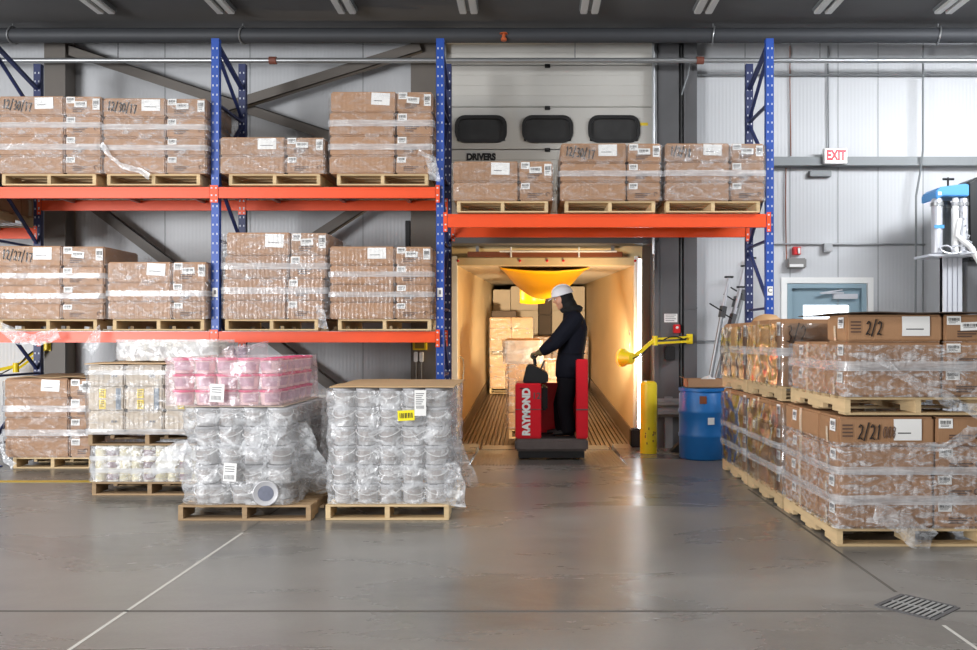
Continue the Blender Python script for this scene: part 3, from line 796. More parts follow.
def deck(x0, x1, ztop, label):
    mb = MB(); n = int((x1-x0)/.1); y0, y1 = RY+.02, RB+.02
    for i in range(n+1):
        x = x0+(x1-x0)*i/n; mb.bar((x,y0,ztop+.006),(x,y1,ztop+.006),.005,.005)
    for k in range(10):
        y = y0+(y1-y0)*k/9; mb.bar((x0,y,ztop+.002),(x1,y,ztop+.002),.005,.004)
    for k in range(3):
        x = x0+(x1-x0)*(k+.5)/3; mb.box(x-.02, x+.02, RY+.03, RB-.05, ztop-.035, ztop-.001)
    o = obj('wire_deck', mb, M['steel'], smooth=False); return tag(o, label, 'wire deck')
ZU, ZL, ZV = Z_(187.5, 9.3), Z_(331.5, 9.3), Z_(214, 9.27)
segs = [(ux[0], ux[1], 'outer bay'), (ux[1], ux[2], 'bay beside the dock')]
for (a, b, nm) in segs:
    for (z, lv) in ((ZU, 'upper'), (ZL, 'lower')):
        beam(a, b, z, .12, True, f'orange front beam of the {lv} shelf, {nm}')
        beam(a, b, z, .12, False, f'orange rear beam of the {lv} shelf, {nm}')
        deck(a+.06, b-.06, z, f'wire deck on the {lv} shelf, {nm}')
beam(ux[2]+.04, ux[3], ZV, .145, True, 'thick orange front beam over the dock opening')
beam(ux[2]+.04, ux[3], ZV, .145, False, 'orange rear beam over the dock opening')
deck(ux[2]+.1, ux[3]-.06, ZV, 'wire deck over the dock opening')
xl = ux[0]-2.46
beam(xl, ux[0], Z_(228, RB), .13, False, 'orange rear beam beyond the end upright'); beam(xl, ux[0], Z_(228, RB), .13, True, 'orange front beam beyond the end upright')
deck(xl+.06, ux[0]-.06, Z_(228, RB), 'wire deck beyond the end upright')
upright(xl, 'blue rack upright out beyond the long shelves')
# ------------------------------------------------------------------ goods on the shelves
SY = 9.22
def sx(px): return X_(px, SY)
def shelf(desc, x0, xs, x1, p0, p1, ztop, ys, side, seed, date=None, fm='film', lean=None, top_skip=None, bands=True, amp=.007, tails=(), old=False, jit=.004):
    z = ztop+.010
    pallet(sx(p0), sx(p1), SY, SY+1.12, z, 'pale wooden pallet under the '+desc, old)
    hs = [(ys[i]-ys[i+1])*SY/F for i in range(len(ys)-1)]
    zt = stack(sx(x0), sx(x1), SY-.01, z+PH, hs, sx(xs), desc, side, date, depth=1.12, lean=lean, top_skip=top_skip, jit=jit)
    zz = z+PH; bd = []
    if bands:
        for k, h in enumerate(hs):
            if 0 < k < len(hs)-1: bd.append((zz+h*.28, zz+h*.58) if k % 2 else (zz+h*.38, zz+h*.66))
            zz += h
        if len(hs) == 4: bd = bd[:2]
    xa, xb = sx(x0), sx(x1)
    if lean: xa += min(lean); xb += max(lean)*1.15
    film('clear stretch film around the '+desc, xa, xb, SY-.01, SY+1.11, z+PH+.004, zt-.02, seed, fm, .012, amp, bands=bd, tails=tails)
    return zt
shelf('upper-shelf stack at the end away from the dock', -1, 65, 102, 2, 96, ZU, (175,157,137,117,97), 'right', 1, '12/30/17', 'film_shiny')
shelf('glossy white-filmed stack on the upper shelf', 103, 166, 206.3, 107, 200, ZU, (177,159,141,121,101), 'right', 2, '12/30/17', 'film_shiny', top_skip=True,
      tails=[((sx(104),9.17,Z_(146,9.2)),(sx(115),9.16,Z_(165,9.2)),(sx(152),9.17,Z_(177,9.2)),.05,.06,'film_cloudy')])
shelf('low two-layer stack on the upper shelf', 220.5, 286, 325, 229, 320, ZU, (174,156,137), 'right', 3, None, 'film_shiny')
shelf('upper-shelf stack next to the dock door', 330, 396, 432, 337, 428, ZU, (174,156,136,112.5,91.5), 'right', 4, None, 'film', jit=.008,
      tails=[((sx(420),9.18,Z_(152,9.2)),(sx(436),9.15,Z_(160,9.2)),(sx(436),9.16,Z_(182,9.2)),.06,.12,'film_heavy')])
shelf('two-layer stack over the dock opening', 453, 519, 553, 457, 548, ZV, (201,182,161), 'right', 5, None, 'film')
shelf('middle three-layer stack over the dock opening', 560.5, 627, 661, 565, 655, ZV, (201,182,163,143), 'left', 6, '12/30/17', 'film')
shelf('stack over the dock opening near post letter C', 665.5, 730, 764, 666, 760, ZV, (199,180,160,141), 'left', 7, '1/2/18', 'film_shiny')
shelf('lower-shelf stack marked 12/27/17', -2, 62, 105, -1, 97, ZL, (320.5,305,287,268,247), 'right', 8, '12/27/17', 'film', top_skip=True,
      tails=[((sx(-4),9.16,Z_(318,9.2)),(sx(24),9.12,Z_(352,9.2)),(sx(64),9.16,Z_(333,9.2)),.10,.14,'film_heavy'),
             ((sx(98),9.16,Z_(328,9.2)),(sx(103),9.14,Z_(334,9.2)),(sx(92),9.14,Z_(352,9.2)),.10,.14,'film_heavy')])
shelf('three-layer stack on the lower shelf', 107.5, 172, 207, 113, 204, ZL, (320.5,303,284,263), 'right', 9, None, 'film_shiny')
shelf('leaning stack on the lower shelf', 223, 287, 324, 225, 318, ZL, (320,301,279,256,233), 'right', 10, None, 'film_shiny', lean=(0,.005,.02,.035), top_skip=True,
      tails=[((sx(318),9.17,Z_(305,9.2)),(sx(326),9.13,Z_(316,9.2)),(sx(326),9.15,Z_(329,9.2)),.05,.10,'film_heavy')])
shelf('lower-shelf stack next to the dock opening', 330, 395, 432, 338, 431, ZL, (320,303,285,266,247), 'right', 11, None, 'film')
# stack on the floor beneath the lower shelf
d_ = 'floor stack under the lower shelf'
pallet(sx(12), sx(91), SY+.02, SY+1.1, .001, 'pale wooden pallet under the '+d_)
zt = stack(sx(4), sx(91), SY, .001+PH, [.215,.215,.215,.215], sx(69), d_, 'right', depth=1.1)
film('clear stretch film around the '+d_, sx(4), sx(91), SY, SY+1.1, PH+.005, zt-.03, 12, 'film', .014, .010, bands=[(.36,.43),(.62,.69)],
     tails=[((sx(6),9.16,Z_(440,9.2)),(sx(8),9.12,Z_(456,9.2)),(sx(20),9.12,Z_(466,9.2)),.05,.08,'film_cloudy')])
def sheet(x0, x1, y0, y1, z, th, label, m='card_sheet', warp=.012, seed=0):
    n = 12; vs = []; fs = []
    for zz in (0, th):
        for i in range(n+1):
            for j in range(n+1):
                u, v = i/n, j/n; w = abs(noise.noise(Vector((u*2+seed, v*2, 0))))*warp
                vs.append((x0+(x1-x0)*u, y0+(y1-y0)*v, z+zz+w))
    k = (n+1)**2
    for i in range(n):
        for j in range(n):
            a, b, c, d = i*(n+1)+j, (i+1)*(n+1)+j, (i+1)*(n+1)+j+1, i*(n+1)+j+1
            fs += [(d,c,b,a), (a+k,b+k,c+k,d+k)]
    ring = [i*(n+1) for i in range(n+1)]+[n*(n+1)+j for j in range(1, n+1)]+[i*(n+1)+n for i in range(n-1, -1, -1)]+[j for j in range(n-1, 0, -1)]
    for a, b in zip(ring, ring[1:]+ring[:1]): fs.append((a, b, b+k, a+k))
    o = obj('cardboard_sheet', MB().add(vs, fs), M[m]); return tag(o, label, 'cardboard sheet')
sheet(sx(10), sx(92), SY-.02, SY+1.08, zt+.003, .006, 'brown cardboard sheet lying over the floor stack under the shelf', warp=.02)
# stack on the shelf beyond the end upright
zz_ = Z_(228, RB)+.01
pallet(ux[0]-1.14, ux[0]-.12, SY, SY+1.12, zz_, 'wooden pallet on the shelf beyond the end upright')
stack(ux[0]-1.13, ux[0]-.1, SY, zz_+PH, [.2,.2], ux[0]-.47, 'stack beyond the end upright', 'right', depth=1.12)

# ------------------------------------------------------------------ wrapped stacks standing in a row beside the drum
RX0, RX1 = 2.085, 3.10
def warm_row(y0, y1, dl, du, hl, hu, seed, front, sl, date=(None, None), dA=.40, dBb=.78, ux_off=0.0, top_front_only=False):
    pallet(RX0, RX1, y0, y1, .001, 'pale wooden pallet on the floor under the '+dl)
    zt = .001+PH
    xs = RX0+.668
    for lv, (d_, hs, dx, dt) in enumerate(((dl, hl, 0, date[0]), (du, hu, ux_off, date[1]))):
        if lv:
            pallet(RX0+dx, RX1+dx-.02, y0+.005, y1, zt+.012, 'pale wooden pallet between two stacks, under the '+d_)
            zt += .012+PH
        z = zt; n = len(hs); grp = 'cartons in the '+d_
        for k, h in enumerate(hs):
            word = LAYW[n][n-1-k]; top = k == n-1; j = random.uniform(-.005, .005)+dx
            a = carton(RX0+.004, xs-.003, y0+.01, y0+dA, z, h, f'wide front carton, {word} layer, {d_}', grp, 'card', j)
            w = xs-RX0; dress_front(a, w, dA, h, 'wide', False)
            if top and front:
                fn = face_fn(w, dA, h)
                paper(a, fn, w/2-.29, w/2-.10, h*.22, h*.93, bars='lines', lines=1)
                if dt:
                    handwriting(a, dt, -w/2+.13, h*.25, h*.5, fn, drop=0, r=.0042)
                    if lv == 0: handwriting(a, '008', -w/2+.30, h*.3, h*.38, fn, r=.003, m=M['print'])
                mbp = MB(); [patch(mbp, fn, -w/2+.03, -w/2+.10, h*(.7-.12*q), h*(.75-.12*q), n=1) for q in range(4)]; obj('print', mbp, M['print'], a)
            elif top and dt:
                handwriting(a, dt, -w/2+.03, h*.3, h*.5, face_fn(w, dA, h), r=.0042)
            fnl = face_fn(w, dA-.01, h, 'left')
            obj('tape_strip', patch(MB(), fnl, -.02, .02, h*.05, h*.6, 'left'), M['tape'], a)
            paper(a, fnl, -.16, -.06, h*.5, h*.9, 'left', lines=2)
            if front or top:
                b = carton(xs+.003, RX1-.004, y0+.01, y0+.7, z, h, f'narrow labelled carton, {word} layer, {d_}', grp, 'card', j)
                dress_front(b, RX1-xs, .69, h, 'narrow', top and lv == 1)
            if not (top and top_front_only and lv == 1):
                c = carton(RX0+.004, RX0+.36, y0+dA+.006, y1-.01, z, h, f'long side carton behind the front, {word} layer, {d_}', grp, 'card', j)
                fc = face_fn(.352, y1-y0-dA-.016, h, 'left')
                obj('tape_strip', patch(MB(), fc, -.03, .03, h*.03, h*.97, 'left'), M['tape'], c)
                paper(c, fc, .1, .2, h*.45, h*.85, 'left', lines=2)
            z += h
        hb = [(zt+hs[0]*.9, zt+hs[0]*1.25), (zt+hs[0]*2.0, zt+hs[0]*2.3)] if n > 2 else [(zt+hs[0]*.9, zt+hs[0]*1.15)]
        ztf = z-(.04 if lv or not top_front_only else .17)
        if lv and top_front_only: ztf = z-hs[-1]*.55
        if lv and top_front_only:
            film('clear stretch film around the '+d_, RX0+dx, RX1+dx, y0+.005, y1, zt+.004, zt+hs[0]+hs[1]-.02, seed+lv, 'film_net', .012, .012, bands=[(zt+hs[0]*.95, zt+hs[0]*1.3)],
                 tails=[((RX0+.25, y0-.03, zt+hs[0]*1.5),(RX0+.45, y0-.05, zt+.08),(RX0+.95, y0-.04, zt-.10),.05,.09,'film_heavy')])
        else:
            film('clear stretch film around the '+d_, RX0+dx, RX1+dx, y0+.005, y1, zt+.004, ztf, seed+lv, 'film_net' if front else 'film_gloss', .012, .014, bands=hb,
                 tails=[((RX0+.22, y0-.05, .26),(RX0+.42, y0-.06, .16),(RX0+.62, y0-.03, .03),.12,.16,'film_heavy'), ((RX1-.1, y0-.04, .84),(RX0+.9, y0-.06, .70),(RX0+.45, y0-.045, .66),.10,.05,'film_heavy')] if front and not lv else ())
        zt = z
    return zt
zr = warm_row(5.78, 7.0, 'front floor stack marked 2/21', 'front raised stack marked 2/2', [.185,.185,.185,.205], [.188,.188,.188], 20, True, None, ('2/21','2/2'), ux_off=.055, top_front_only=True)
warm_row(7.06, 8.15, 'middle floor stack of the carton row', 'middle raised stack of the carton row', [.185,.185,.185,.205], [.28,.285], 24, False, None, (None,'3/2'))
warm_row(8.2, 9.25, 'floor stack beside the blue drum', 'raised stack beside the blue drum', [.185,.185,.185,.205], [.28,.275], 28, False, None)
sheet(RX0+.02, RX1+.03, 5.74, 6.7, zr+.004, .006, 'dark grey slip sheet lying on the front raised stack', 'card_dark', .018, 3)
# crumpled kraft bundle on the rear stack
mb = MB(); mb.ball((0,0,.03), .13, .16, .06, 18, 10)
for i, v in enumerate(mb.v):
    n_ = noise.noise(Vector(v)*14)*.025; mb.v[i] = (v[0]+n_, v[1]-n_, max(.0, v[2]+n_*.6))
o = obj('kraft_paper_bundle', mb, M['card_warm'], loc=(RX0+.24, 8.36, 1.565), angle=50); tag(o, 'crumpled brown paper bundle on the raised stack beside the drum', 'paper bundle')

# ------------------------------------------------------------------ tubs
def tub_proto(r0, r1, h, body, lid, lab, handle=True, seg=20):
    kids = []
    b = MB().lathe([(r0-.006,0),(r0,.004),(r1-.004,h-.022),(r1,h-.02),(r1,h-.012)], seg=seg)
    bm_ = b.mesh('tub', M[body], angle=40)
    l = MB().lathe([(r1+.002,h-.020),(r1+.004,h-.016),(r1+.004,h-.003),(r1-.002,h),(r1-.008,h-.004),(.001,h-.004)], seg=seg).mesh('lid', M[lid], angle=40)
    kids.append(('lid', l))
    lb = MB(); vs = []; fs = []
    for i in range(9):
        t = -PI/2-.85+1.7*i/8
        for zz in (h*.2, h*.74):
            rr = r0+(r1-r0)*zz/h+.0012; vs.append((rr*math.cos(t), rr*math.sin(t), zz))
    for i in range(8): fs.append((2*i, 2*i+2, 2*i+3, 2*i+1))
    kids.append(('paper_label', lb.add(vs, fs).mesh('paper_label', M[lab])))
    if handle:
        pts = []
        for i in range(13):
            t = PI+PI*i/12; rr = r1+.007
            pts.append((rr*math.cos(t), rr*math.sin(t), h-.025-.055*math.sin(PI*i/12)))
        kids.append(('bail_handle', MB().tube(pts, .0042, 6).mesh('bail_handle', M['handle'])))
    return bm_, kids
def add_tub(name, pr, loc, label, cat, group, rz=0, rot=None):
    o = link(name, pr[0], None, loc, rot or (0,0,rz)); tag(o, label, cat, group)
    for nm, me in pr[1]: link(nm, me, o)
    return o
def tub_block(name, pr, x0, nx, px_, y0, ny, py_, z0, nz, hz, label, cat, group, skip=None, spin=.6, left=False):
    for k in range(nz):
        for j in range(ny):
            for i in range(nx):
                if j > 0 and i < nx-1 and not (left and i == 0): continue
                if skip and skip(i, j, k): continue
                side = (i == nx-1 and j > 0)
                add_tub(name, pr, (x0+(i+.5)*px_+random.uniform(-.004,.004), y0+(j+.5)*py_, z0+k*hz), label, cat, group, (1.3 if side else 0)+random.uniform(-spin, spin))
tubA = tub_proto(.076, .088, .148, 'tub', 'tublid', 'tublabel')
# pallet of grey tubs next to the dock opening
pallet(-1.60, -.64, 6.62, 7.75, .001, 'pale wooden pallet under the grey tubs nearest the dock opening')
tub_block('tub', tubA, -1.565, 5, .181, 6.655, 6, .181, .001+PH, 6, .151, 'grey lidded tub with white bail in the wrapped stack topped with cardboard', 'tub', 'tubs topped with cardboard')
zt2 = .001+PH+6*.151
sheet(-1.57, -.60, 6.62, 7.78, zt2+.004, .008, 'flat cardboard sheet covering the stack of grey tubs by the dock', warp=.012, seed=5)
film('crumpled stretch film around the grey tubs topped with cardboard', -1.565, -.66, 6.65, 7.745, PH+.006, zt2-.02, 40, 'film_heavy', .014, .022, step=.03, dz=.025,
     tails=[((-.64,6.66,.45),(-.58,6.6,.3),(-.60,6.62,.12),.10,.2,'film_heavy'), ((-.64,6.9,.6),(-.52,6.8,.4),(-.50,6.9,.2),.10,.16,'film_heavy')])
t = link('paper_label', MB().box(-.045, .045, -.002, 0, -.1, .1).mesh('paper_label', M['paper']), None, (-.86, 6.605, Z_(403, 6.6)), (0, 0, .04)); tag(t, 'tall white shipping label on the film of the cardboard-topped tubs', 'label')
nl = MB(); [nl.box(-.035, .03-.01*(k % 3), -.0035, -.002, .07-.016*k, .076-.016*k) for k in range(6)]; [nl.box(-.03+.009*k, -.026+.009*k, -.0035, -.002, -.045, -.02) for k in range(7)]; obj('print', nl, M['greyprint'], t)
t = link('paper_label', MB().box(-.065, .065, -.002, 0, -.04, .04).mesh('paper_label', mat('bright_yellow_label', (250,232,30), .5)), None, (-.97, 6.602, Z_(415.5, 6.6)), (0, -.05, 0)); tag(t, 'bright yellow label on the film of the cardboard-topped tubs', 'label')
nl = MB(); [nl.box(-.05+.013*k, -.044+.013*k+.003*(k % 2), -.0035, -.002, -.02, .02) for k in range(8)]; obj('print', nl, M['ink'], t)

# pallet of grey tubs with crimson-lidded tubs on top
pallet(-2.74, -1.71, 6.60, 7.78, .001, 'weathered wooden pallet under the tubs with crimson lids', True)
tubB = tub_proto(.082, .094, .148, 'tub', 'tublid', 'tublabel')
tub_block('tub', tubB, -2.66, 4, .192, 6.655, 6, .187, .001+PH, 5, .151, 'grey lidded tub in the loose-wrapped stack beneath the crimson-lidded tubs', 'tub', 'grey tubs beneath the crimson-lidded tubs', skip=lambda i, j, k: k == 0 and j == 0 and i in (1, 2, 3))
o = add_tub('tub', tubB, (-2.07, 6.705, .001+PH+.097), 'fallen grey tub lying with its round end to the aisle', 'tub', None, rot=(PI/2, 0, .15))
lm = MB().lathe([(.06,.1455),(.0005,.1458)], seg=20); obj('lid_label', lm, mat('blue_grey_lid_label', (120,124,140), .5, var=.3, vscale=30), o)
o = add_tub('tub', tubB, (-2.275, 6.74, .001+PH), 'grey tub standing between the fallen tub and another, bottom row', 'tub', None, .2)
o = add_tub('tub', tubB, (-2.462, 6.74, .001+PH), 'second grey tub in the bottom row beside the fallen tub', 'tub', None, -.2)
zb = .001+PH+5*.151
sheet(-2.70, -1.93, 6.64, 7.76, zb+.002, .006, 'thin sheet between the grey tubs and the crimson-lidded tubs', 'card_pale', .004, 8)
tubP = tub_proto(.068, .083, .122, 'pinktub', 'pinklid', 'pinklabel', False)
tub_block('tub', tubP, -2.83, 5, .171, 6.64, 6, .186, zb+.013, 3, .125, 'pale pink tub with a crimson lid in the top part of the wrapped stack', 'tub', 'pale pink tubs with crimson lids')
zp = zb+.013+3*.125
film('pink tinted stretch film around the crimson-lidded tubs', -2.83, -1.975, 6.635, 7.77, zb+.014, zp+.0, 41, 'film_pink', .012, .020, step=.03, dz=.022,
     tails=[((-2.5,6.95,zp-.02),(-2.38,6.9,zp+.05),(-2.2,7.1,zp+.02),.12,.2,'film_pink')])
film('loose baggy stretch film around the grey tubs under the crimson lids', -2.66, -1.90, 6.65, 7.775, PH+.006, zb-.004, 42, 'film_heavy', .014, .034, step=.03, dz=.025, prof=lambda t: .02*max(0, .5-t)+.02*abs(math.sin(t*9)),
     tails=[((-2.66,6.62,.60),(-2.86,6.56,.50),(-2.84,6.6,.36),.10,.22,'film_cloudy'), ((-1.95,6.58,.82),(-2.05,6.52,.62),(-2.15,6.56,.50),.20,.24,'film_heavy'),
            ((-1.86,6.7,.7),(-1.74,6.7,.4),(-1.72,6.9,.16),.2,.34,'film_heavy')])
for nm_, x_, z_, w_ in (('white barcode label on the film of the crimson-lidded tubs', -2.43, Z_(393, 6.58), .055), ('faint white label on the film low among the grey tubs', -2.32, Z_(472, 6.56), .05)):
    t = link('paper_label', MB().box(-w_, w_, -.002, 0, -.07, .07).mesh('paper_label', M['paper']), None, (x_, 6.578 if z_ > .8 else 6.55, z_), (0, .06, 0)); tag(t, nm_, 'label')
    nl = MB(); [nl.box(-.04+.01*k, -.036+.01*k, -.0035, -.002, -.055, -.02) for k in range(8)]; [nl.box(-.04, .035, -.0035, -.002, .04-.018*k, .046-.018*k) for k in range(3)]; obj('print', nl, M['greyprint'], t)

# pallet pair with jars below and yellow-labelled cartons above
PYY = 7.66
pallet(-3.955, -2.92, PYY, PYY+1.1, .001, 'wooden pallet on the floor under the wrapped jars', True)
jar = (MB().lathe([(.046,0),(.050,.004),(.050,.08),(.044,.09)], seg=16).mesh('jar', M['jar'], angle=40),
       [('lid', MB().lathe([(.047,.086),(.048,.089),(.048,.105),(.046,.107),(.001,.107)], seg=16).mesh('lid', M['jarlid'], angle=40)),
        ('paper_label', MB().lathe([(.0507,.016),(.0507,.070)], seg=16, cap=False).mesh('paper_label', M['jarlabel']))])
jar2 = (jar[0], [jar[1][0], ('paper_label', MB().lathe([(.0507,.016),(.0507,.070)], seg=16, cap=False).mesh('paper_label', mat('cream_jar_label', (222,212,170), .5, var=.1, vscale=30)))])
for k in range(3):
    for i in range(9):
        pr = jar if (i % 3 == 1) else jar2
        lb_ = 'cream jar with a plum label in the wrapped layers of jars' if pr is jar else 'cream jar with a pale label in the wrapped layers of jars'
        add_tub('jar', pr, (-3.90+i*.109, PYY+.06, .001+PH+k*.109), lb_, 'jar', 'plum-labelled jars' if pr is jar else 'pale-labelled jars', random.uniform(-.4,.4))
for k in range(3):
    for j in range(1, 4):
        add_tub('jar', jar2, (-3.90+8*.109, PYY+.06+j*.109, .001+PH+k*.109), 'cream jar with a pale label in the wrapped layers of jars', 'jar', 'pale-labelled jars')
zj = .001+PH+3*.109
film('white stretch film around the layers of jars', -3.96, -2.95, PYY, PYY+1.08, PH+.006, zj-.005, 43, 'film_heavy', .012, .012, dz=.02, bands=[(zj-.24,zj-.2),(zj-.13,zj-.09)])
pallet(-3.98, -2.92, PYY-.02, PYY+1.1, zj+.003, 'brown wooden pallet lying on the layers of jars', True)
z = zj+.003+PH
cols = [(-3.985,-3.655),(-3.65,-3.305),(-3.30,-2.93)]
pw = {0: 'bottom', 1: 'middle', 2: 'top'}; cw = ['first column', 'second column', 'third column']
zk = z
for k, h in enumerate((.19,.215,.20)):
    for i, (a, b) in enumerate(cols):
        o = carton(a, b, PYY-.02, PYY+.42, zk, h, f'pale carton, {pw[k]} layer, {cw[i]}, above the jars pallet', 'pale cartons above the jars', 'card_pale', 0)
        fn = face_fn(b-a, .44, h)
        if k == 1:
            for v0, v1 in ((.08,.46),(.54,.92)):
                p = obj('yellow_label', patch(MB(), fn, -.06, .0, h*v0, h*v1), M['yellowlabel'], o)
                m_ = MB(); [patch(m_, fn, -.05, -.012, h*(v0+.08+.07*q), h*(v0+.11+.07*q), lift=.0012, n=1) for q in range(4)]; obj('print', m_, M['print'], p)
            if i < 2: obj('print', patch(MB(), fn, .09, .135, h*.05, h*.95), M['bluelabel'], o)
        else:
            m_ = MB(); [patch(m_, fn, q, q+.02, h*.45, h*.55, n=1) for q in (.05, .08)]; obj('print', m_, M['greyprint'], o)
    zk += h
for k, h in enumerate((.19,.215,.20)):
    carton(-3.30, -2.93, PYY+.43, PYY+1.06, z+sum((.19,.215,.20)[:k]), h, f'pale carton behind the third column, {pw[k]} layer, above the jars pallet', 'pale cartons above the jars', 'card_pale')
sheet(-4.0, -2.9, PYY-.05, PYY+1.1, zk+.003, .008, 'cardboard sheet over the pale yellow-labelled cartons', warp=.012, seed=11)
film('clear stretch film around the pale yellow-labelled cartons', -3.99, -2.925, PYY-.02, PYY+1.06, zj+PH+.01, zk-.005, 44, 'film_shiny', .012, .012, bands=[(z-.02,z+.03),(zk-.09,zk-.05)])
wt = tub_proto(.10, .108, .185, 'whitetub', 'jarlid', 'tublabel', False)
for j in range(2):
    for i in range(4 if j == 0 else 4):
        add_tub('tub', wt, (-3.74+i*.222, PYY+.42+j*.22, zk+.022), 'white tub in the filmed cluster lying over the pale cartons', 'tub', 'white tubs over the pale cartons')
film('thick white film around the white tubs over the pale cartons', -3.86, -2.96, PYY+.30, PYY+.76, zk+.03, zk+.225, 45, 'film_cloudy', .008, .022, dz=.02)
# torn film flap and yellow tag on the sheet
# pallet between the two tub stacks
pallet(-2.12, -1.15, 7.98, 9.05, .001, 'wooden pallet under the white-filmed tubs behind the grey tubs', True)
for k in range(4):
    for i in range(4):
        add_tub('tub', wt, (-2.0+i*.222, 8.11, .001+PH+k*.187), 'white tub in the filmed stack behind the two tub pallets', 'tub', 'white tubs behind the tub pallets', random.uniform(-.5,.5))
film('cloudy white film around the white tubs behind the tub pallets', -2.11, -1.21, 8.0, 9.0, PH+.006, .001+PH+4*.187+.02, 46, 'film_cloudy', .010, .03, dz=.03)
# ------------------------------------------------------------------ trailer
TY, TZ, TH = 11.5, -.06, .0385
def T(x, d, h): return (x, TY+d*math.cos(TH)-h*math.sin(TH), TZ+d*math.sin(TH)+h*math.cos(TH))
tx0, tx1, tl, th_ = -1.0, 1.395, 16.0, 2.46
tr = thing('truck_trailer', 'box trailer backed up to the dock with lit cream walls and ribbed floor', 'trailer', (0, TY, TZ), (TH, 0, 0))
mb = MB(); mb.box(tx0-.05, tx1+.035, 0, tl, -.12, -.03); obj('floor_deck', mb, M['tfloor'], tr, smooth=False)
mb = MB(); n = 38
for i in range(n):
    x = tx0+(tx1-tx0)*(i+.5)/n; mb.box(x-.019, x+.019, .02, tl, -.03, 0)
obj('floor_grating', mb, M['tfloor'], tr, smooth=False)
for nm, a, b in (('side_wall', tx0-.06, tx0), ('side_wall', tx1, tx1+.04)):
    w = obj(nm, MB().box(a, b, .06, tl, -.03, th_), M['liner'], tr, smooth=False)
    xi = tx0+.004 if a < 0 else tx1-.004
    obj('scuff_rail', MB().box(min(xi, xi+(.02 if a < 0 else -.02)), max(xi, xi+(.02 if a < 0 else -.02)), .08, tl, .0, .22), M['tfloor'], w, smooth=False)
obj('ceiling_liner', MB().box(tx0-.06, tx1+.04, .06, tl, th_, th_+.06), M['trailceil'], tr, smooth=False)
obj('end_wall', MB().box(tx0-.06, tx1+.04, tl, tl+.06, -.1, th_+.06), M['liner'], tr, smooth=False)
obj('frame_post', MB().box(tx0-.07, tx0+.012, -.04, .06, -.12, th_+.12), M['whiteframe'], tr, bevel=.006); obj('frame_post', MB().box(tx1-.012, tx1+.04, -.04, .06, -.12, th_+.12), M['whiteframe'], tr, bevel=.006)
hd = obj('frame_header', MB().box(tx0+.012, tx1-.012, -.03, .06, th_-.005, th_+.10), M['seal'], tr, bevel=.004)
for px in (459, 520, 547, 563, 634): obj('marker_light', MB().lathe([(.018,0),(.018,-.012),(.010,-.018)], (X_(px, TY), -.03, th_+.055), 10, 'y'), M['redplastic'], hd)
obj('lashing_handle', MB().tube([(tx0+.02,.25,1.22),(tx0+.06,.3,1.18),(tx0+.07,.34,1.05),(tx0+.05,.3,.86),(tx0+.02,.25,.82)], .009, 6), M['steel'], tr)
mb = MB()
for z in (1.1, 1.32, 1.5): mb.box(tx1-.006, tx1, .55, .62, z, z+.07)
obj('wall_socket', mb, M['darksteel'], tr, smooth=False)
obj('sill_plate', MB().box(tx0, tx1, -.1, .02, -.13, -.03), M['darksteel'], tr, smooth=False)
# dock header pad and brown bar, seals
o = obj('dock_header_pad', MB().prism([(11.36,OZ+.05),(11.42,OZ-.19),(11.46,OZ-.19),(11.46,OZ+.05)], OX0, OX1, 'x'), M['seal'], smooth=False); tag(o, 'cream dock header pad above the trailer mouth', 'dock seal')
for a, b, s in ((tx1+.095, OX1+.1, 'hinged side by the steel housing'), (OX0-.1, tx0-.08, 'side by the rack upright')):
    o = obj('dock_seal', MB().box(a, b, 11.36, 11.5, -.4, OZ+.05), mat('dock_seal_foam', (88,74,60), .8), smooth=False); tag(o, 'dark dock seal beside the trailer mouth, '+s, 'dock seal')
t = thing('header_bar', 'brown bar with pale rod hung above the trailer mouth', 'bar', (X_(545, 11.3), 11.3, Z_(254, 11.3)))
obj('bar', MB().box(-1.03, 1.03, -.03, .03, -.04, .03), M['brownbar'], t, bevel=.006)
obj('rod', MB().tube([(-.6,-.05,.03),(.95,-.05,.03)], .012, 8).tube([(-.45,-.05,-.05),(-.45,-.05,.09)], .012, 6).tube([(.45,-.05,-.05),(.45,-.05,.09)], .012, 6), M['whiteframe'], t)
for k in (-1, 1): obj('bracket', MB().box(k*.9-.02, k*.9+.02, -.01, .01, .0, .12), M['steel'], t)

# yellow sheet sagging beneath the trailer ceiling
vs = []; fs = []; nu, nv = 26, 22
for i in range(nu+1):
    for j in range(nv+1):
        u, v = i/nu, j/nv
        x = -.43+1.24*u; d = .35+3.4*v
        sag = (math.sin(PI*u)**.8)*(.05+.36*min(1, v*2.2)*(1 if v < .8 else 1-.3*(v-.8)/.2))
        x = .19+(x-.19)*(1-.15*v)
        vs.append((x, d, th_-.012-sag-.012*abs(noise.noise(Vector((u*4, v*4, 2))))))
for i in range(nu):
    for j in range(nv): fs.append((i*(nv+1)+j, i*(nv+1)+j+1, (i+1)*(nv+1)+j+1, (i+1)*(nv+1)+j))
o = obj('tarpaulin', MB().add(vs, fs), M['tarp']); o.location = (0, TY, TZ); o.rotation_euler = (TH, 0, 0)
tag(o, 'bright yellow sheet sagging from the trailer ceiling over the operator', 'tarpaulin')
mo = o.modifiers.new('thick', 'SOLIDIFY'); mo.thickness = .012
vs = []; fs = []
for i in range(13):
    for j in range(6):
        u, v = i/12, j/5; vs.append((-.20+.45*u, 3.78+.02*math.sin(u*9), th_-.02-.48*v-.02*math.sin(PI*u)))
for i in range(12):
    for j in range(5): fs.append((i*6+j, i*6+j+1, (i+1)*6+j+1, (i+1)*6+j))
fl_ = obj('hanging_flap', MB().add(vs, fs), M['tarp'], o); mo = fl_.modifiers.new('thick', 'SOLIDIFY'); mo.thickness = .012

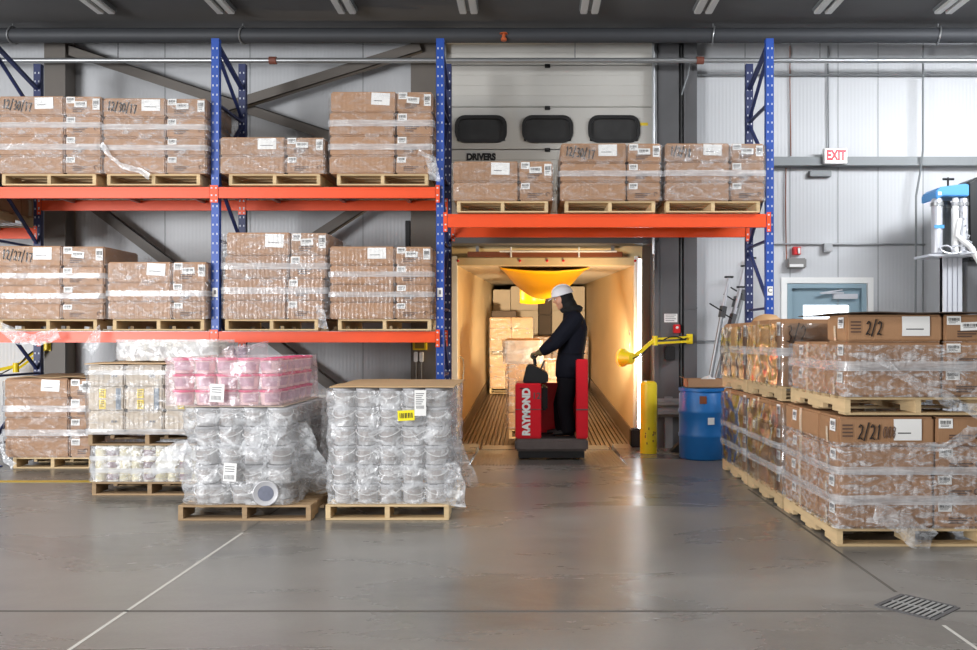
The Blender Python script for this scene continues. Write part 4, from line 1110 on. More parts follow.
# goods in the trailer
def tcarton(x0, x1, d0, d1, h0, h, label, group, m='card_warm'):
    c = link('carton', carton_mesh(x1-x0, d1-d0, h, M[m]), None, T((x0+x1)/2, (d0+d1)/2, h0), (TH, 0, 0)); return tag(c, label, 'box', group)
def tpallet(x0, x1, d0, d1, h, label):
    p = pallet(x0, x1, d0, d1, 0, label); p.location = T((x0+x1)/2, (d0+d1)/2, h); p.rotation_euler = (TH, 0, 0); return p
d0 = 7.0
tpallet(-.90, .05, d0, d0+1.1, .002, 'pallet under the carton stack by the trailer wall')
h = .002+PH
for lv in range(2):
    for k in range(3):
        for i in range(2):
            tcarton(-.90+i*.475, -.43+i*.475, d0, d0+.5, h, .235, f'kraft carton, {("bottom","middle","top")[k]} layer, {("lower","upper")[lv]} tier, {("wall","aisle")[i]} side, stack inside the trailer', 'kraft cartons inside the trailer')
        h += .235
    if lv == 0:
        tpallet(-.90, .05, d0, d0+1.1, h+.003, 'pallet between two tiers of cartons inside the trailer'); h += .003+PH
c = tcarton(-.86, -.32, d0+.05, d0+.45, h, .14, 'dark brown carton lying on top of the stack inside the trailer', None, 'card_dark')
f_ = film('clear stretch film around the carton stack inside the trailer', -.90, .05, 0, .55, 0, 1.5, 60, 'film_shiny', .012, .010); f_.location = T(-.425, d0+.275, .14); f_.rotation_euler = (TH, 0, 0)
d0 = 10.0
for i, (xa, xb, mm, hh) in enumerate(((-.96,-.52,'card_pale',.58),(-.51,.18,'card_pale',.6),(.19,.52,'card_dark',.56),(.53,1.36,'card_pale',.6))):
    for k in range(4):
        tcarton(xa, xb, d0, d0+.9, .0+k*hh, hh-.004, f'large {"dark" if mm == "card_dark" else "pale"} carton at the trailer end, {("bottom","second","third","top")[k]} row, column {("by the wall","over the kraft stack","behind the hard hat","by the far wall")[i]}', 'large cartons at the trailer end', mm)
for k in range(6):
    for i in range(3):
        tcarton(.07+i*.42, .48+i*.42, 8.3, 9.0, k*.2, .196, f'reddish brown carton, row {("one","two","three","four","five","six")[k]} up, place {("beside the kraft stack","behind the operator","by the wall")[i]}, inside the trailer', 'reddish cartons inside the trailer', 'card')
f_ = film('shiny film around the reddish cartons inside the trailer', .07, 1.32, 0, .7, 0, 1.15, 61, 'film_net', .012, .010); f_.location = T(.695, 8.65, .03); f_.rotation_euler = (TH, 0, 0)
# the load on the forks
d0 = .12
tpallet(-.30, .68, d0, d0+1.15, .10, 'pallet carried on the forks of the red truck')
h = .10+PH
for k in range(4):
    for i in range(2):
        tcarton(-.32+i*.50, .17+i*.50, d0+.01, d0+.55, h, .23, f'kraft carton on the forks, {("bottom","second","third","top")[k]} layer, {("aisle","far")[i]} side', 'kraft cartons on the forks')
    h += .23
tcarton(-.35, .13, d0+.02, d0+.60, h, .31, 'filmed pale carton topmost on the load of the red truck', None, 'card_warm')
f_ = film('shiny film around the load on the red truck', -.33, .67, 0, .56, 0, .92, 62, 'film_shiny', .012, .012); f_.location = T(.17, d0+.29, .24); f_.rotation_euler = (TH, 0, 0)
f_ = film('baggy white film around the topmost carton of the truck load', -.36, .14, 0, .60, 0, .32, 63, 'film_cloudy', .010, .018, dz=.02, step=.025); f_.location = T(-.11, d0+.32, h-.02); f_.rotation_euler = (TH, 0, 0)

# dock leveller plate
vs = [(PITX0+.012, PITY0+.01, -.004), (PITX1-.012, PITY0+.01, -.004), (PITX1-.012, WY+.02, -.058), (PITX0+.012, WY+.02, -.058)]
t = thing('dock_leveller', 'ribbed steel dock leveller plate sunk in the concrete before the trailer', 'dock leveller', (0, 0, 0))
pl = MB().add(vs+[(a, b, c-.03) for a, b, c in vs], [(0,1,2,3),(7,6,5,4),(0,4,5,1),(1,5,6,2),(2,6,7,3),(3,7,4,0)]); obj('plate', pl, M['plate'], t, smooth=False)
rb = MB()
for i in range(44):
    x = PITX0+.04+(PITX1-PITX0-.08)*i/43; rb.bar((x, PITY0+.05, -.004), (x, WY, -.0565), .014, .007)
obj('tread_rib', rb, M['plate'], t, smooth=False)['kind'] = 'stuff'
obj('lip', MB().box(PITX0+.05, PITX1-.05, WY+.02, TY+.15, -.075, -.05), M['plate'], t, smooth=False)

# ------------------------------------------------------------------ red pallet truck
t = thing('pallet_truck', 'red stand-on pallet truck with number 12 driving into the trailer', 'pallet truck', (.24, 10.0, -.02)); k = t.location
def L(x, y, z): return (x-k[0], y-k[1], z-k[2])
def lbox(mb, x0, x1, y0, y1, z0, z1): return mb.box(x0-k[0], x1-k[0], y0-k[1], y1-k[1], z0-k[2], z1-k[2])
mb = MB(); lbox(mb, -.19, .675, 10.0, 10.72, .085, .232); obj('chassis', mb, M['chassis'], t, bevel=.025)
mb = MB(); lbox(mb, .12, .53, 10.03, 10.62, .232, .240); obj('platform_mat', mb, M['rubber'], t)
mb = MB(); lbox(mb, -.186, .12, 10.012, 10.70, .233, .885); cab = obj('battery_cabinet', mb, M['red'], t, bevel=.014)
mb = MB(); lbox(mb, -.13, -.02, 10.006, 10.012, .822, .832); obj('slot', mb, M['black'], cab)
mb = MB(); lbox(mb, -.186, .12, 10.008, 10.0125, .575, .583); obj('seam', mb, M['chassis'], cab)
me = text_mesh('RAYMOND', .132, .001, 'CENTER', .008); me.transform(Matrix.Diagonal((.84,.92,1,1))); me.materials.clear(); me.materials.append(M['white'])
link('lettering', me, cab, L(-.052, 10.004, .55), (PI/2, -PI/2, 0))
lettering('12', .105, M['chassis'], cab, L(.065, 10.0105, .735), b=.002)
mb = MB(); lbox(mb, .12, .56, 10.62, 10.70, .233, .86); obj('inner_panel', mb, M['red'], t, bevel=.01)
mb = MB(); lbox(mb, .12, .2, 10.2, 10.62, .55, .84); obj('knee_pad', mb, M['black'], t, bevel=.02)
mb = MB(); lbox(mb, .53, .672, 10.005, 10.075, .233, 1.17); lbox(mb, .635, .672, 10.07, 10.70, .233, 1.17); bk = obj('backrest', mb, M['red'], t, bevel=.012)
mb = MB(); lbox(mb, .53, .673, 10.0, 10.006, .57, .585); obj('seam', mb, M['chassis'], bk)
poly = [(-.10-k[0], .886-k[2]), (-.055-k[0], 1.09-k[2]), (.0-k[0], 1.11-k[2]), (.205-k[0], 1.00-k[2]), (.205-k[0], .886-k[2])]
cn = obj('console', MB().prism(poly, .06, .62), M['black'], t, bevel=.015)
st = MB(); st.tube([L(.05,10.33,1.08), L(.045,10.33,1.15), L(.03,10.33,1.20)], .022, 10); obj('handle_stem', st, M['black'], cn)
st = MB(); st.tube([L(.03,10.06,1.20), L(.03,10.2,1.205), L(.03,10.33,1.20), L(.03,10.46,1.205), L(.03,10.58,1.20)], .016, 10); obj('control_handle', st, M['rubber'], t)
st = MB(); st.tube([L(.12,10.30,1.04), L(.15,10.26,1.12), L(.155,10.24,1.14)], .012, 8); obj('lever', st, M['steel'], cn)
for x, y, r in ((-.06,10.15,.085), (.54,10.15,.085), (.24,10.42,.10)):
    w = MB().lathe([(r*.6,-.05),(r,-.042),(r,.042),(r*.6,.05)], L(x, y, r-.022+.004), 18, 'x'); obj('wheel', w, M['rubber'], t)
mb = MB(); lbox(mb, -.15, .63, 10.03, 10.5, .004, .085); obj('skirt', mb, M['black'], t)
for x in (-.06, .42): 
    mb = MB(); mb.bar(L(x, 10.70, .075), L(x, 12.6, .078), .2, .045); obj('fork', mb, M['darksteel'], t, smooth=False)

# ------------------------------------------------------------------ operator
def remesh(mb, name, mats, vox=.012, it=3, parent=None):
    me = mb.mesh(name, mats, smooth=False); o = bpy.data.objects.new('tmp', me); COL.objects.link(o)
    r = o.modifiers.new('r', 'REMESH'); r.mode = 'VOXEL'; r.voxel_size = vox
    dg = bpy.context.evaluated_depsgraph_get(); dg.update(); m2 = bpy.data.meshes.new_from_object(o.evaluated_get(dg))
    bpy.data.objects.remove(o)
    bm = bmesh.new(); bm.from_mesh(m2)
    for _ in range(it): bmesh.ops.smooth_vert(bm, verts=bm.verts, factor=.5, use_axis_x=True, use_axis_y=True, use_axis_z=True)
    bm.to_mesh(m2); bm.free()
    m2.materials.clear(); [m2.materials.append(m) for m in (mats if isinstance(mats, (list, tuple)) else [mats])]
    m2.name = name; m2.shade_smooth()
    return link(name, m2, parent)
HC = Vector((.385, 10.35, 1.895)); HR = Matrix.Rotation(math.radians(-16), 3, 'Y')
def H(x, y, z): return HC+HR @ Vector((x, y, z))
b = MB()
b.ball(HC, .098, .078, .112, 18, 12, HR.copy()); b.ball(H(-.03,0,-.055), .062, .058, .062, 14, 9)
b.tube([H(-.094,0,.022), H(-.113,0,-.012), H(-.098,0,-.022)], [.010,.017,.014], 8)
b.ball(H(-.083,0,-.055), .016, .026, .008); b.ball(H(-.083,0,-.070), .015, .024, .008); b.ball(H(-.072,0,-.100), .022, .026, .02)
b.ball(H(-.088,0,.038), .014, .055, .012)
for s in (-1, 1): b.ball(H(.012, s*.08, -.005), .022, .010, .032); b.ball(H(-.066, s*.045, -.03), .02, .02, .025)
b.tube([H(.03,0,-.05), (.47,10.35,1.79), (.50,10.35,1.70)], [.058,.06,.07], 12)
b.loft([((.46,10.35,.92),.13,.165),((.47,10.35,1.1),.125,.15),((.50,10.35,1.3),.125,.165),((.52,10.35,1.5),.125,.18),((.52,10.35,1.62),.10,.17),((.51,10.35,1.70),.07,.09)])
ARM = {-1: [(.52,10.17,1.64),(.40,10.125,1.50),(.285,10.12,1.365),(.19,10.13,1.295),(.105,10.15,1.238)], 1: [(.52,10.53,1.64),(.41,10.57,1.50),(.30,10.56,1.36),(.20,10.53,1.29),(.105,10.49,1.238)]}
LEG = {-1: [(.45,10.26,.93),(.43,10.25,.75),(.41,10.25,.60),(.44,10.25,.42),(.455,10.25,.28)], 1: [(.47,10.44,.93),(.42,10.44,.76),(.37,10.44,.61),(.375,10.44,.43),(.385,10.44,.28)]}
for s in (-1, 1):
    b.tube(ARM[s], [.06,.05,.045,.04,.032], 10); b.ball(ARM[s][0], .065)
    b.tube(LEG[s], [.09,.08,.06,.052,.042], 12)
    a = LEG[s][-1]; b.tube([(a[0]+.02,a[1],.28), (a[0]-.02,a[1],.268), (a[0]-.17,a[1],.262)], [.04,.036,.025], 8)
    w = ARM[s][-1]; b.ball((w[0]-.05, w[1], w[2]-.005), .045, .045, .022)
person = remesh(b, 'person', M['skin'], .010, 2)
tag(person, 'person in white hard hat and dark parka riding the red truck, hands on handle', 'person')
for s in (-1, 1):
    ey = MB(); ey.ball(H(-.0865, s*.030, .018), .011, .014, .010, 10, 7); e = obj('eye', ey, M['white'], person)
    ey = MB(); ey.ball(H(-.0945, s*.031, .018), .0045, .006, .006, 8, 6); obj('pupil', ey, M['black'], e)
mo_ = MB(); mo_.ball(H(-.098, 0, -.0625), .004, .022, .003, 10, 6); obj('mouth', mo_, mat('lip', (150,84,78), .5), person)
j = MB()
j.loft([((.455,10.35,.945),.165,.215),((.465,10.35,.99),.172,.222),((.47,10.35,1.12),.170,.215),((.49,10.35,1.24),.160,.205),((.51,10.35,1.40),.172,.222),((.52,10.35,1.55),.168,.232),((.52,10.35,1.645),.140,.215),((.50,10.35,1.72),.105,.13),((.475,10.35,1.79),.088,.095)], 20)
for s in (-1, 1):
    j.tube(ARM[s][:4]+[tuple(Vector(ARM[s][3])*.25+Vector(ARM[s][4])*.75)], [.108,.098,.090,.076,.058], 12); j.ball(ARM[s][0], .10)
for i, v in enumerate(j.v):
    n_ = noise.noise(Vector(v)*9)*.012; j.v[i] = (v[0]+n_, v[1]-n_, v[2])
jk = remesh(j, 'parka', M['jacket'], .011, 2, person)
o = obj('waist_seam', MB().loft([((.488,10.35,1.225),.170,.214),((.488,10.35,1.237),.171,.215)], 24), M['trouser'], jk)
p = MB(); p.loft([((.46,10.35,.80),.115,.17),((.46,10.35,.9),.15,.19),((.46,10.35,1.0),.145,.18)], 16)
for s in (-1, 1): p.tube(LEG[s], [.122,.114,.098,.092,.086], 14)
for i, v in enumerate(p.v):
    n_ = noise.noise(Vector(v)*11)*.012; p.v[i] = (v[0]+n_, v[1]+n_, v[2])
remesh(p, 'trousers', M['trouser'], .011, 2, person)
for s in (-1, 1):
    a = LEG[s][-1]; q = MB()
    q.tube([(a[0]+.01,a[1],.40),(a[0]+.012,a[1],.30),(a[0]+.005,a[1],.275)], [.062,.06,.06], 12)
    q.loft([(Vector((a[0]+.065,a[1],.272)), Vector((0,.036,0)), Vector((0,0,.032))), (Vector((a[0]+.0,a[1],.285)), Vector((0,.045,0)), Vector((0,0,.045))), (Vector((a[0]-.09,a[1],.276)), Vector((0,.048,0)), Vector((0,0,.036))), (Vector((a[0]-.19,a[1],.266)), Vector((0,.036,0)), Vector((0,0,.022)))], 12)
    bo = remesh(q, 'boot', M['boot'], .008, 2, person)
    w = Vector(ARM[s][-1]); gm = MB()
    gm.tube([w+Vector((.045,0,.032)), w+Vector((.01,0,.008)), w+Vector((-.02,0,-.004))], [.046,.040,.036], 10)
    gm.loft([(w+Vector((-.005,0,0)), Vector((0,.036,0)), Vector((0,0,.024))), (w+Vector((-.045,0,-.003)), Vector((0,.045,0)), Vector((0,0,.021))), (w+Vector((-.075,0,-.010)), Vector((0,.044,0)), Vector((0,0,.016)))], 12)
    hx, hz = .03, 1.2025
    for q_, (fy, ln) in enumerate(((-.034,.9),(-.011,1.0),(.012,.97),(.034,.82))):
        y = w.y+fy; R_ = .030
        pts = [(w.x-.065, y, w.z-.008)]+[(hx+R_*math.cos(an), y, hz+R_*math.sin(an)) for an in [math.radians(100+ln*50*i) for i in range(5)]]
        gm.tube(pts, [.0125,.0125,.0120,.0115,.0108,.009], 8)
    th = w.y+(.040 if s < 0 else -.040)
    gm.tube([(w.x-.02, th*.7+w.y*.3, w.z-.008), (w.x-.035, th, w.z-.032), (hx+.030, th, hz-.012), (hx+.012, th*.8+w.y*.2, hz-.032)], [.016,.014,.012,.010], 8)
    remesh(gm, 'glove', M['glove'], .0045, 1, person)
hh = MB(); prof = []
for i in range(9):
    a = PI/2*i/8; prof.append((.132*math.cos(a), .118*math.sin(a)))
hh.lathe([(.124,.0),(.134,-.004)]+prof[:-1]+[(.002,.118)], (0,0,0), 24)
hh.ball((-.03,0,.001), .150, .118, .010, 22, 6)
hh.prism([(-.14,-.006),(-.178,-.022),(-.176,-.028),(-.13,-.012)], -.07, .07)
hh.tube([(-.11*math.cos(a), 0, .035+.088*math.sin(a)) for a in [PI*i/10 for i in range(11)]], .012, 8)
o = obj('hard_hat', hh, M['helmet'], person, angle=50)
o.matrix_local = Matrix.Translation(H(.012,0,.048)) @ HR.to_4x4() @ Matrix.Diagonal((1.06,.92,1.0,1))
hd = MB()
hd.ball(H(.035,0,-.005), .100, .094, .115, 18, 12); hd.ball(H(.055,0,-.09), .095, .098, .09, 16, 10)
hd.ball((.535,10.35,1.775), .10, .13, .055, 16, 10); hd.ball((.47,10.35,1.755), .115, .125, .05, 16, 10)
for i, v in enumerate(hd.v):
    n_ = noise.noise(Vector(v)*26)*.014; hd.v[i] = (v[0]+n_, v[1]+n_*.5, v[2]-n_)
remesh(hd, 'hood', M['hair'], .010, 1, person)

# ------------------------------------------------------------------ dock light arms
def dock_arm(label, P0, P1, P2, head, aim, box=True):
    t = thing('dock_light', label, 'dock light', P0); k = Vector(P0)
    V = lambda p: tuple(Vector(p)-k)
    obj('wall_bracket', MB().box(-.025, .025, -.02, .06, -.075, .025).box(-.04,.04,.04,.06,-.09,.04), M['yellow'], t, bevel=.004)
    for d in (0, -.055): obj('arm', MB().bar(V((P0[0],P0[1],P0[2]+d)), V((P1[0],P1[1],P1[2]+d)), .035, .028), M['yellow'], t, smooth=False)
    obj('elbow', MB().lathe([(.035,-.08),(.035,.04)], V(P1), 12), M['yellow'], t)
    obj('arm', MB().bar(V(P1), V(P2), .04, .04), M['yellow'], t, smooth=False)
    d = Vector(aim).normalized(); hc = Vector(head)-k; u = d.orthogonal().normalized(); w = d.cross(u)
    def ring(r, h): return (hc+d*h, u*r, w*r)
    hm = MB().loft([ring(.04,-.10), ring(.07,-.09), ring(.085,-.02), ring(.11,.03), ring(.115,.045)], 20); h = obj('lamp_head', hm, M['yellow'], t, angle=40)
    obj('lens', MB().loft([ring(.098,.046), ring(.095,.052)], 20), M['lamp_lens'], h)
    gd = MB()
    for i in range(3): gd.tube([hc+d*.075+(u*math.cos(a)+w*math.sin(a))*(.04+.035*i) for a in [2*PI*q/20 for q in range(21)]], .004, 5)
    obj('guard_ring', gd, M['yellow'], h)
    pts = [V(P0)]+[tuple(Vector(V(P0)).lerp(Vector(V(P1)), f_)+Vector((0,-.03,-.07*math.sin(f_*PI*3)**2+.04))) for f_ in (.2,.4,.6,.8)]+[V(P1)]+[tuple(Vector(V(P1)).lerp(Vector(V(P2)), .6)+Vector((0,-.03,-.06)))]+[tuple(hc-d*.1)]
    obj('cable', MB().tube(pts, .008, 6), M['black'], t)
    if box: obj('transformer', MB().box(-.33, -.20, -.05, .05, -.30, -.12), M['black'], t, bevel=.01)
    return t
lampP = (X_(626, 10.62), 10.62, Z_(358, 10.62))
dock_arm('yellow dock light arm lit and swung towards the trailer mouth', (X_(690,10.98), 10.96, Z_(337,10.98)), (X_(655,10.75), 10.75, Z_(339,10.75)), (X_(634,10.64), 10.64, Z_(357,10.64)), lampP, (-.75,.66,.05))
dock_arm('yellow dock light arm folded behind the floor stack under the shelf', (X_(47,10.9), 10.868, Z_(344,10.9)), (X_(16,10.7), 10.7, Z_(366,10.7)), (X_(-6,10.6), 10.6, Z_(371,10.6)), (X_(-14,10.55), 10.55, Z_(371,10.55)), (-.75,.66,0), False)
t = thing('alarm_box', 'small red alarm box on the steel housing above the yellow arm', 'alarm box', (X_(676.5,11), 11.016, Z_(333,11)))
obj('body', MB().box(-.045,.045,-.06,0,0,.11), M['redplastic'], t, bevel=.006); obj('button', MB().lathe([(.018,0),(.018,-.015)], (0,-.06,.07), 10, 'y'), M['white'], t)

# bollard, drum, chock, bumper, rail
o = obj('bollard', MB().lathe([(.105,0),(.105,.84),(.098,.865),(.07,.885),(.001,.89)], (0,0,0), 24), M['yellow'], loc=(X_(648.5,10.5), 10.5, .001)); tag(o, 'yellow steel bollard beside the dock leveller', 'bollard')
sc = MB()
for i in range(9):
    a = random.uniform(-2.3,-.8); z = random.uniform(.08,.3); sc.box(.106*math.cos(a)-.006, .106*math.cos(a)+.006, .106*math.sin(a)-.002, .106*math.sin(a)+.002, z, z+random.uniform(.01,.04))
obj('scuff_mark', sc, M['brownbar'], o)
dcx, dcy = X_(701.5, 10.05), 10.05
t = thing('plastic_drum', 'blue plastic drum standing beside the carton row', 'drum', (dcx, dcy, .001))
R_ = .262
pr = [(R_-.02,0),(R_,.02)]
for z in (.28, .56):
    pr += [(R_,z-.03),(R_+.008,z-.015),(R_+.008,z+.015),(R_,z+.03)]
pr += [(R_,.76),(R_-.012,.775),(R_-.012,.79),(R_+.006,.80),(R_+.006,.83),(R_-.01,.835),(R_-.03,.82),(.001,.82)]
obj('body', MB().lathe(pr, (0,0,0), 32), M['bluedrum'], t, angle=50)
def dpatch(a0, a1, z0, z1, m, nm='paper_label'):
    vs = []; fs = []; n = 6
    for i in range(n+1):
        a = a0+(a1-a0)*i/n
        for z in (z0, z1): vs.append(((R_+.0095)*math.cos(a), (R_+.0095)*math.sin(a), z))
    for i in range(n): fs.append((2*i,2*i+2,2*i+3,2*i+1))
    return obj(nm, MB().add(vs, fs), m, t)
dpatch(-1.85,-1.55,.66,.75, M['brownbar']); dpatch(-1.5,-1.2,.42,.50, M['paper'])
ob = thing('open_carton', 'open brown carton with paper inside sitting on the blue drum', 'box', (dcx+.03, dcy, .84))
mb = MB(); w_, d__, h_ = .22, .14, .10
mb.box(-w_,w_,-d__,d__,0,.005); mb.box(-w_,w_,-d__,-d__+.005,0,h_); mb.box(-w_,w_,d__-.005,d__,0,h_); mb.box(-w_,-w_+.005,-d__,d__,0,h_); mb.box(w_-.005,w_,-d__,d__,0,h_)
obj('body', mb, M['card'], ob, smooth=False)
obj('flap', MB().bar((-w_-.0,0,h_),(-w_-.05,0,h_+.02),.26,.005), M['card'], ob, smooth=False)
cp = MB(); cp.ball((.05,0,.08), .09,.08,.05, 14, 9)
for i, v in enumerate(cp.v):
    n_ = noise.noise(Vector(v)*30)*.03; cp.v[i] = (v[0]+n_, v[1]-n_, v[2]+n_)
obj('crumpled_paper', cp, M['white'], ob)
# load bars leaning behind the drum
def loadbar(label, b0, b1, Yb, Yt):
    p = Vector((X_(b0[0],Yb),Yb,Z_(b0[1],Yb))); q = Vector((X_(b1[0],Yt),Yt,Z_(b1[1],Yt)))
    d = (q-p); p = p-d*(p.z-.02)/d.z; d = (q-p)
    t = thing('load_bar', label, 'load bar', p, None, None)
    obj('tube', MB().tube([(0,0,0), d*.80], .027, 12), M['steel'], t); obj('inner_tube', MB().tube([d*.79, d], .020, 12), M['aluminium'], t)
    n = d.normalized(); r = Vector((1,0,0))
    obj('end_pad', MB().bar(d-Vector((.05,0,0)), d+Vector((.05,0,0)), .06, .02), M['rubber'], t, smooth=False)
    obj('foot_pad', MB().bar(Vector((-.05,0,0)), Vector((.05,0,0)), .06, .02), M['rubber'], t, smooth=False)
    obj('ratchet', MB().bar(d*.80-n*.07, d*.80+n*.07, .075, .06), M['darksteel'], t, smooth=False)
    obj('ratchet_handle', MB().bar(d*.80+Vector((0,-.03,0)), d*.80+Vector((-.17,-.05,.10)), .02, .014), M['black'], t, smooth=False)
loadbar('upright load bar nearest the steel housing, leaning behind the drum', (710,380), (729,277), 10.42, 10.50)
loadbar('second load bar from the steel housing, leaning behind the drum', (716,380), (741,287), 10.60, 10.72)
loadbar('longest load bar, leaning towards the rear rack post', (717,380), (745,266), 10.78, 10.90)
loadbar('load bar leaning closest to the wall behind the longest bar', (722,380), (752,258), 10.95, 11.1)
gr = MB(); x0, x1 = X_(658,10.9), X_(712,10.9)
prf = [(10.96,.64),(10.93,.61),(10.90,.60),(10.90,.56),(10.94,.53),(10.94,.51),(10.90,.48),(10.90,.44),(10.93,.43),(10.96,.40)]
gr.prism(prf+[(a+.006,b) for a, b in prf[::-1]], x0, x1, 'x'); o = obj('guard_rail', gr, M['girt'], angle=20); tag(o, 'short grey ridged guard rail behind the bollard and drum', 'guard rail')
obj('post', MB().box(x0+.1, x0+.2, 10.97, 11.015, 0, .66), M['girt'], o)
o = obj('dock_bumper', MB().box(-.07,.07,-.09,.10,0,.24), M['rubber'], loc=(X_(636,11.05), 11.09, .0), bevel=.02); tag(o, 'black rubber dock bumper at the foot of the dock opening', 'dock bumper')
t = thing('wheel_chock', 'small black and yellow wheel chock between bollard and drum', 'wheel chock', (X_(677,10.6), 10.6, .001))
obj('wedge', MB().prism([(-.10,0),(.08,0),(.08,.12),(.05,.14)], -.07, .07), M['rubber'], t, bevel=.008); obj('band', MB().box(.081,.086,-.06,.06,.02,.10), M['yellow'], t)

# ------------------------------------------------------------------ machine with blue cap
MY = 10.2; S_ = F/MY
mx0, mx1 = X_(927, MY), X_(963, MY)
t = thing('industrial_machine', 'tall machine with light blue cap, grey cylinders and aluminium mast by the wall', 'machine', (X_(948, MY), MY, 0)); k = t.location.copy()
zc0, zc1 = Z_(200, MY), Z_(187, MY)
a, b_ = mx0-k.x, mx1-k.x
cap = obj('cap', MB().prism([(a+.03,zc0-.02),(a+.03,zc0+.08),(a+.09,zc0+.13),(b_-.03,zc0+.17),(b_-.01,zc0+.14),(b_-.01,zc0+.02),(a+.11,zc0+.02)], -.17, .22), M['lightblue'], t, bevel=.012)
obj('emblem', MB().box(a+.05,a+.09,-.176,-.171,zc0+.03,zc0+.07), M['white'], cap)
obj('crank', MB().tube([(.0,0,zc0+.15),(.0,0,zc0+.27)], .012, 8).tube([(-.06,0,zc0+.25),(.07,0,zc0+.25)], .014, 8), M['black'], t)
zb = Z_(258, MY)
for dx, dy, r, m in ((a+.07,-.10,.062,'cyl'),(a+.20,.08,.05,'girt'),(a+.27,-.14,.036,'white'),(a+.37,-.10,.03,'cyl'),(b_-.06,-.12,.052,'cyl'),(b_-.16,.10,.06,'girt')):
    c = obj('cylinder', MB().lathe([(r*.8,zb+.04),(r,zb+.05),(r,zc0-.02),(r*.8,zc0)], (dx,dy,0), 18), M[m], t)
    obj('collar', MB().lathe([(r+.012,zc0-.09),(r+.012,zc0-.05)], (dx,dy,0), 18), M['steel'], c)
obj('stripe', MB().box(a+.012,a+.13,-.1635,-.160,zc0-.36,zc0-.32), M['lightblue'], t)
obj('base_plate', MB().box(a-.07,b_+.02,-.2,.2,zb,zb+.03), M['aluminium'], t, bevel=.006)
hz = MB()
hz.tube([(a+.1+.1*math.cos(q*.55)+.012*q, -.2+.03*math.sin(q*.55), zb+.08+.05*math.sin(q*.55)) for q in range(34)], .011, 6)
obj('hose_coil', hz, M['cyl'], t)
obj('hose', MB().tube([(b_-.13,-.17,zc0-.25),(b_-.17,-.19,zc0-.45),(b_-.02,-.2,zb+.12),(b_+.10,-.22,zb-.10),(b_+.26,-.22,zb-.34),(b_+.5,-.26,zb-.5)], .033, 10), M['white'], t)
hz = MB(); hz.tube([(a+.30+.07*(q/20)*2+.02*math.sin(q*2.2), -.17+.02*math.cos(q*2.2), zb+.62-.5*q/20) for q in range(40)][:21], .008, 5); obj('coiled_hose', hz, M['cyl'], t)
ms = MB(); x0, x1 = X_(941,MY)-k.x, X_(961,MY)-k.x; w = x1-x0
for i in range(4): ms.box(x0+w*i/4, x0+w*(i+.72)/4, -.05, .03, 0, zb)
ms.box(x0, x1, -.03, .03, 0, zb); obj('mast', ms, M['aluminium'], t, smooth=False)
obj('foot', MB().box(x0-.2, x1+.02, -.3, .3, 0, .04), M['darksteel'], t)
t = thing('control_cabinet', 'black upright cabinet next to the machine with blue cap', 'cabinet', (X_(978,MY)+.12, MY+.1, 0)); k = t.location
x0 = X_(965,MY)-k.x; cb = obj('body', MB().prism([(x0,Z_(262,MY)),(x0-.01,Z_(184,MY)),(x0+.08,Z_(179,MY)),(x0+.6,Z_(165,MY)),(x0+.6,Z_(262,MY))], -.2, .2), M['black'], t, bevel=.02)
obj('panel', MB().box(x0+.10,x0+.2,-.206,-.2,Z_(258,MY),Z_(206,MY)), M['cyl'], cb)
obj('pedestal', MB().box(x0+.02, x0+.5, -.12, .15, 0, Z_(262,MY)+.01), M['darksteel'], t)

# ------------------------------------------------------------------ floor drain
t = thing('floor_drain', 'square slotted iron drain grate set in the floor joint', 'drain', (2.04, 4.49, .0005), (0,0,math.radians(41)))
hw = .148; mb = MB()
for s in (-1, 1): mb.box(-hw, hw, s*hw-.012, s*hw+.012, 0, .004); mb.box(s*hw-.012, s*hw+.012, -hw+.012, hw-.012, 0, .004)
obj('rim', mb, M['darksteel'], t, smooth=False)
obj('pit_shade', MB().box(-hw+.01, hw-.01, -hw+.01, hw-.01, 0, .001), M['dark'], t)  # thin dark plate paints the shade inside the drain, no hole below
mb = MB()
for i in range(9): y = -hw+.03+(2*hw-.06)*i/8; mb.box(-hw+.012, hw-.012, y-.008, y+.008, .001, .004)
mb.box(-.006,.006,-hw+.012,hw-.012,.001,.0042); obj('grating', mb, M['tarpgrey'], t, smooth=False)

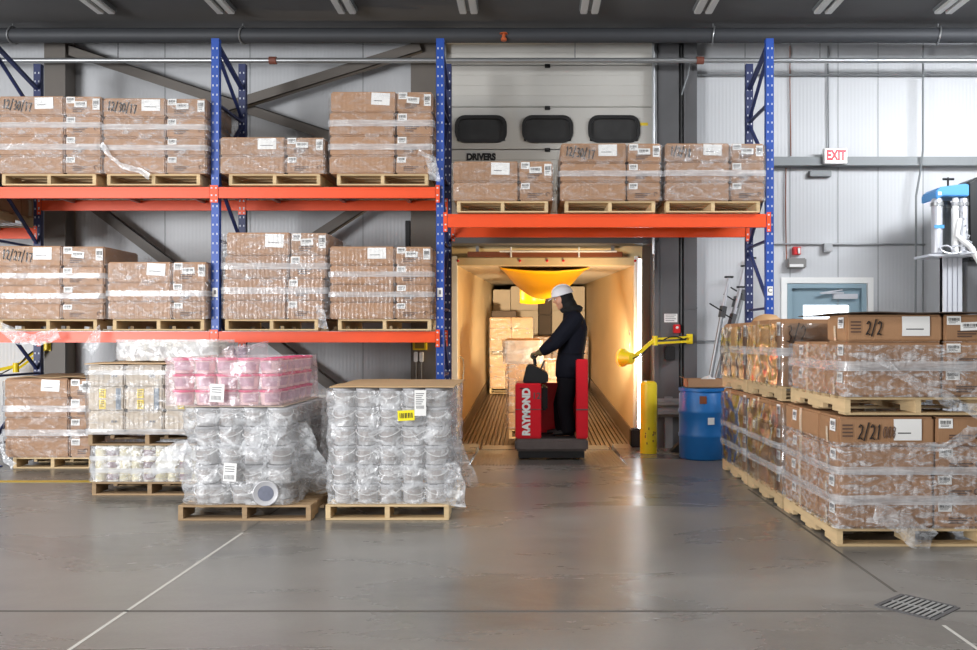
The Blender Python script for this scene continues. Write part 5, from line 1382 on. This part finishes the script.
# ------------------------------------------------------------------ light
def area(name, loc, size, sy, power, color=(1,1,1), aim=None):
    l = bpy.data.lights.new(name, 'AREA'); l.shape = 'RECTANGLE'; l.size = size; l.size_y = sy; l.energy = power; l.color = color
    o = bpy.data.objects.new(name, l); COL.objects.link(o); o.location = loc
    if aim is not None: o.rotation_euler = (Vector(aim)-Vector(loc)).to_track_quat('-Z', 'Y').to_euler()
    return o
area('hall_lamp_and_fill', (-5.0, 4.6, 5.2), 5, 1.2, 150, (1,.97,.93))
area('hall_lamp_and_fill', (-.8, 3.2, 5.2), 4, 1.2, 130, (1,.97,.94))
area('hall_lamp_and_fill', (6.2, 7.2, 5.2), 3, 1.6, 540, (.93,.96,1), (4.6, 10.2, .5))
area('hall_lamp_and_fill', (-8, -.5, 5.1), 4, 1.4, 70, (1,.98,.96), (-4, 9, 2.4))
area('hall_lamp_and_fill', (4.2, -1.0, 5.2), 4, 1.2, 170, (1,.98,.96), (2.4, 6, .8))  # added front fill near the ceiling, aimed at the carton row
area('rear_left_fill', (-11.2, -3.2, 1.9), 5, 3.0, 1900, (.97,.98,1), (-4, 9, 1.4))  # added soft fill low at rear left, no open doorway behind it
def spot(name, loc, d, power, color, deg, blend, r):
    sp = bpy.data.lights.new(name, 'SPOT'); sp.energy = power; sp.color = color; sp.spot_size = math.radians(deg); sp.spot_blend = blend; sp.shadow_soft_size = r
    so = bpy.data.objects.new(name, sp); COL.objects.link(so); so.location = loc; so.rotation_euler = Vector(d).to_track_quat('-Z','Y').to_euler()
aim = Vector((-.75,.66,.05)).normalized(); lp = Vector(lampP)+aim*.10
spot('dock_lamp', lp, aim, 235, (1,.74,.44), 168, .5, .07)
spot('dock_lamp_beam', lp, (-.13,1,.03), 3800, (1,.78,.50), 52, 1.0, .09)
w = bpy.data.worlds.new('world'); S.world = w; w.use_nodes = True
bg = w.node_tree.nodes['Background']; bg.inputs[0].default_value = (.84,.92,1,1); bg.inputs[1].default_value = 12   # overcast daylight outside

vs_ = S.view_settings; S.display_settings.display_device = 'sRGB'; vs_.view_transform = 'Standard'; vs_.look = 'None'; vs_.gamma = 1; vs_.use_curve_mapping = False; vs_.exposure = 0.0
S.cycles.use_denoising = True
S.cycles.max_bounces = 10; S.cycles.diffuse_bounces = 4; S.cycles.glossy_bounces = 4; S.cycles.transparent_max_bounces = 24; S.cycles.transmission_bounces = 6
S.cycles.sample_clamp_indirect = 6
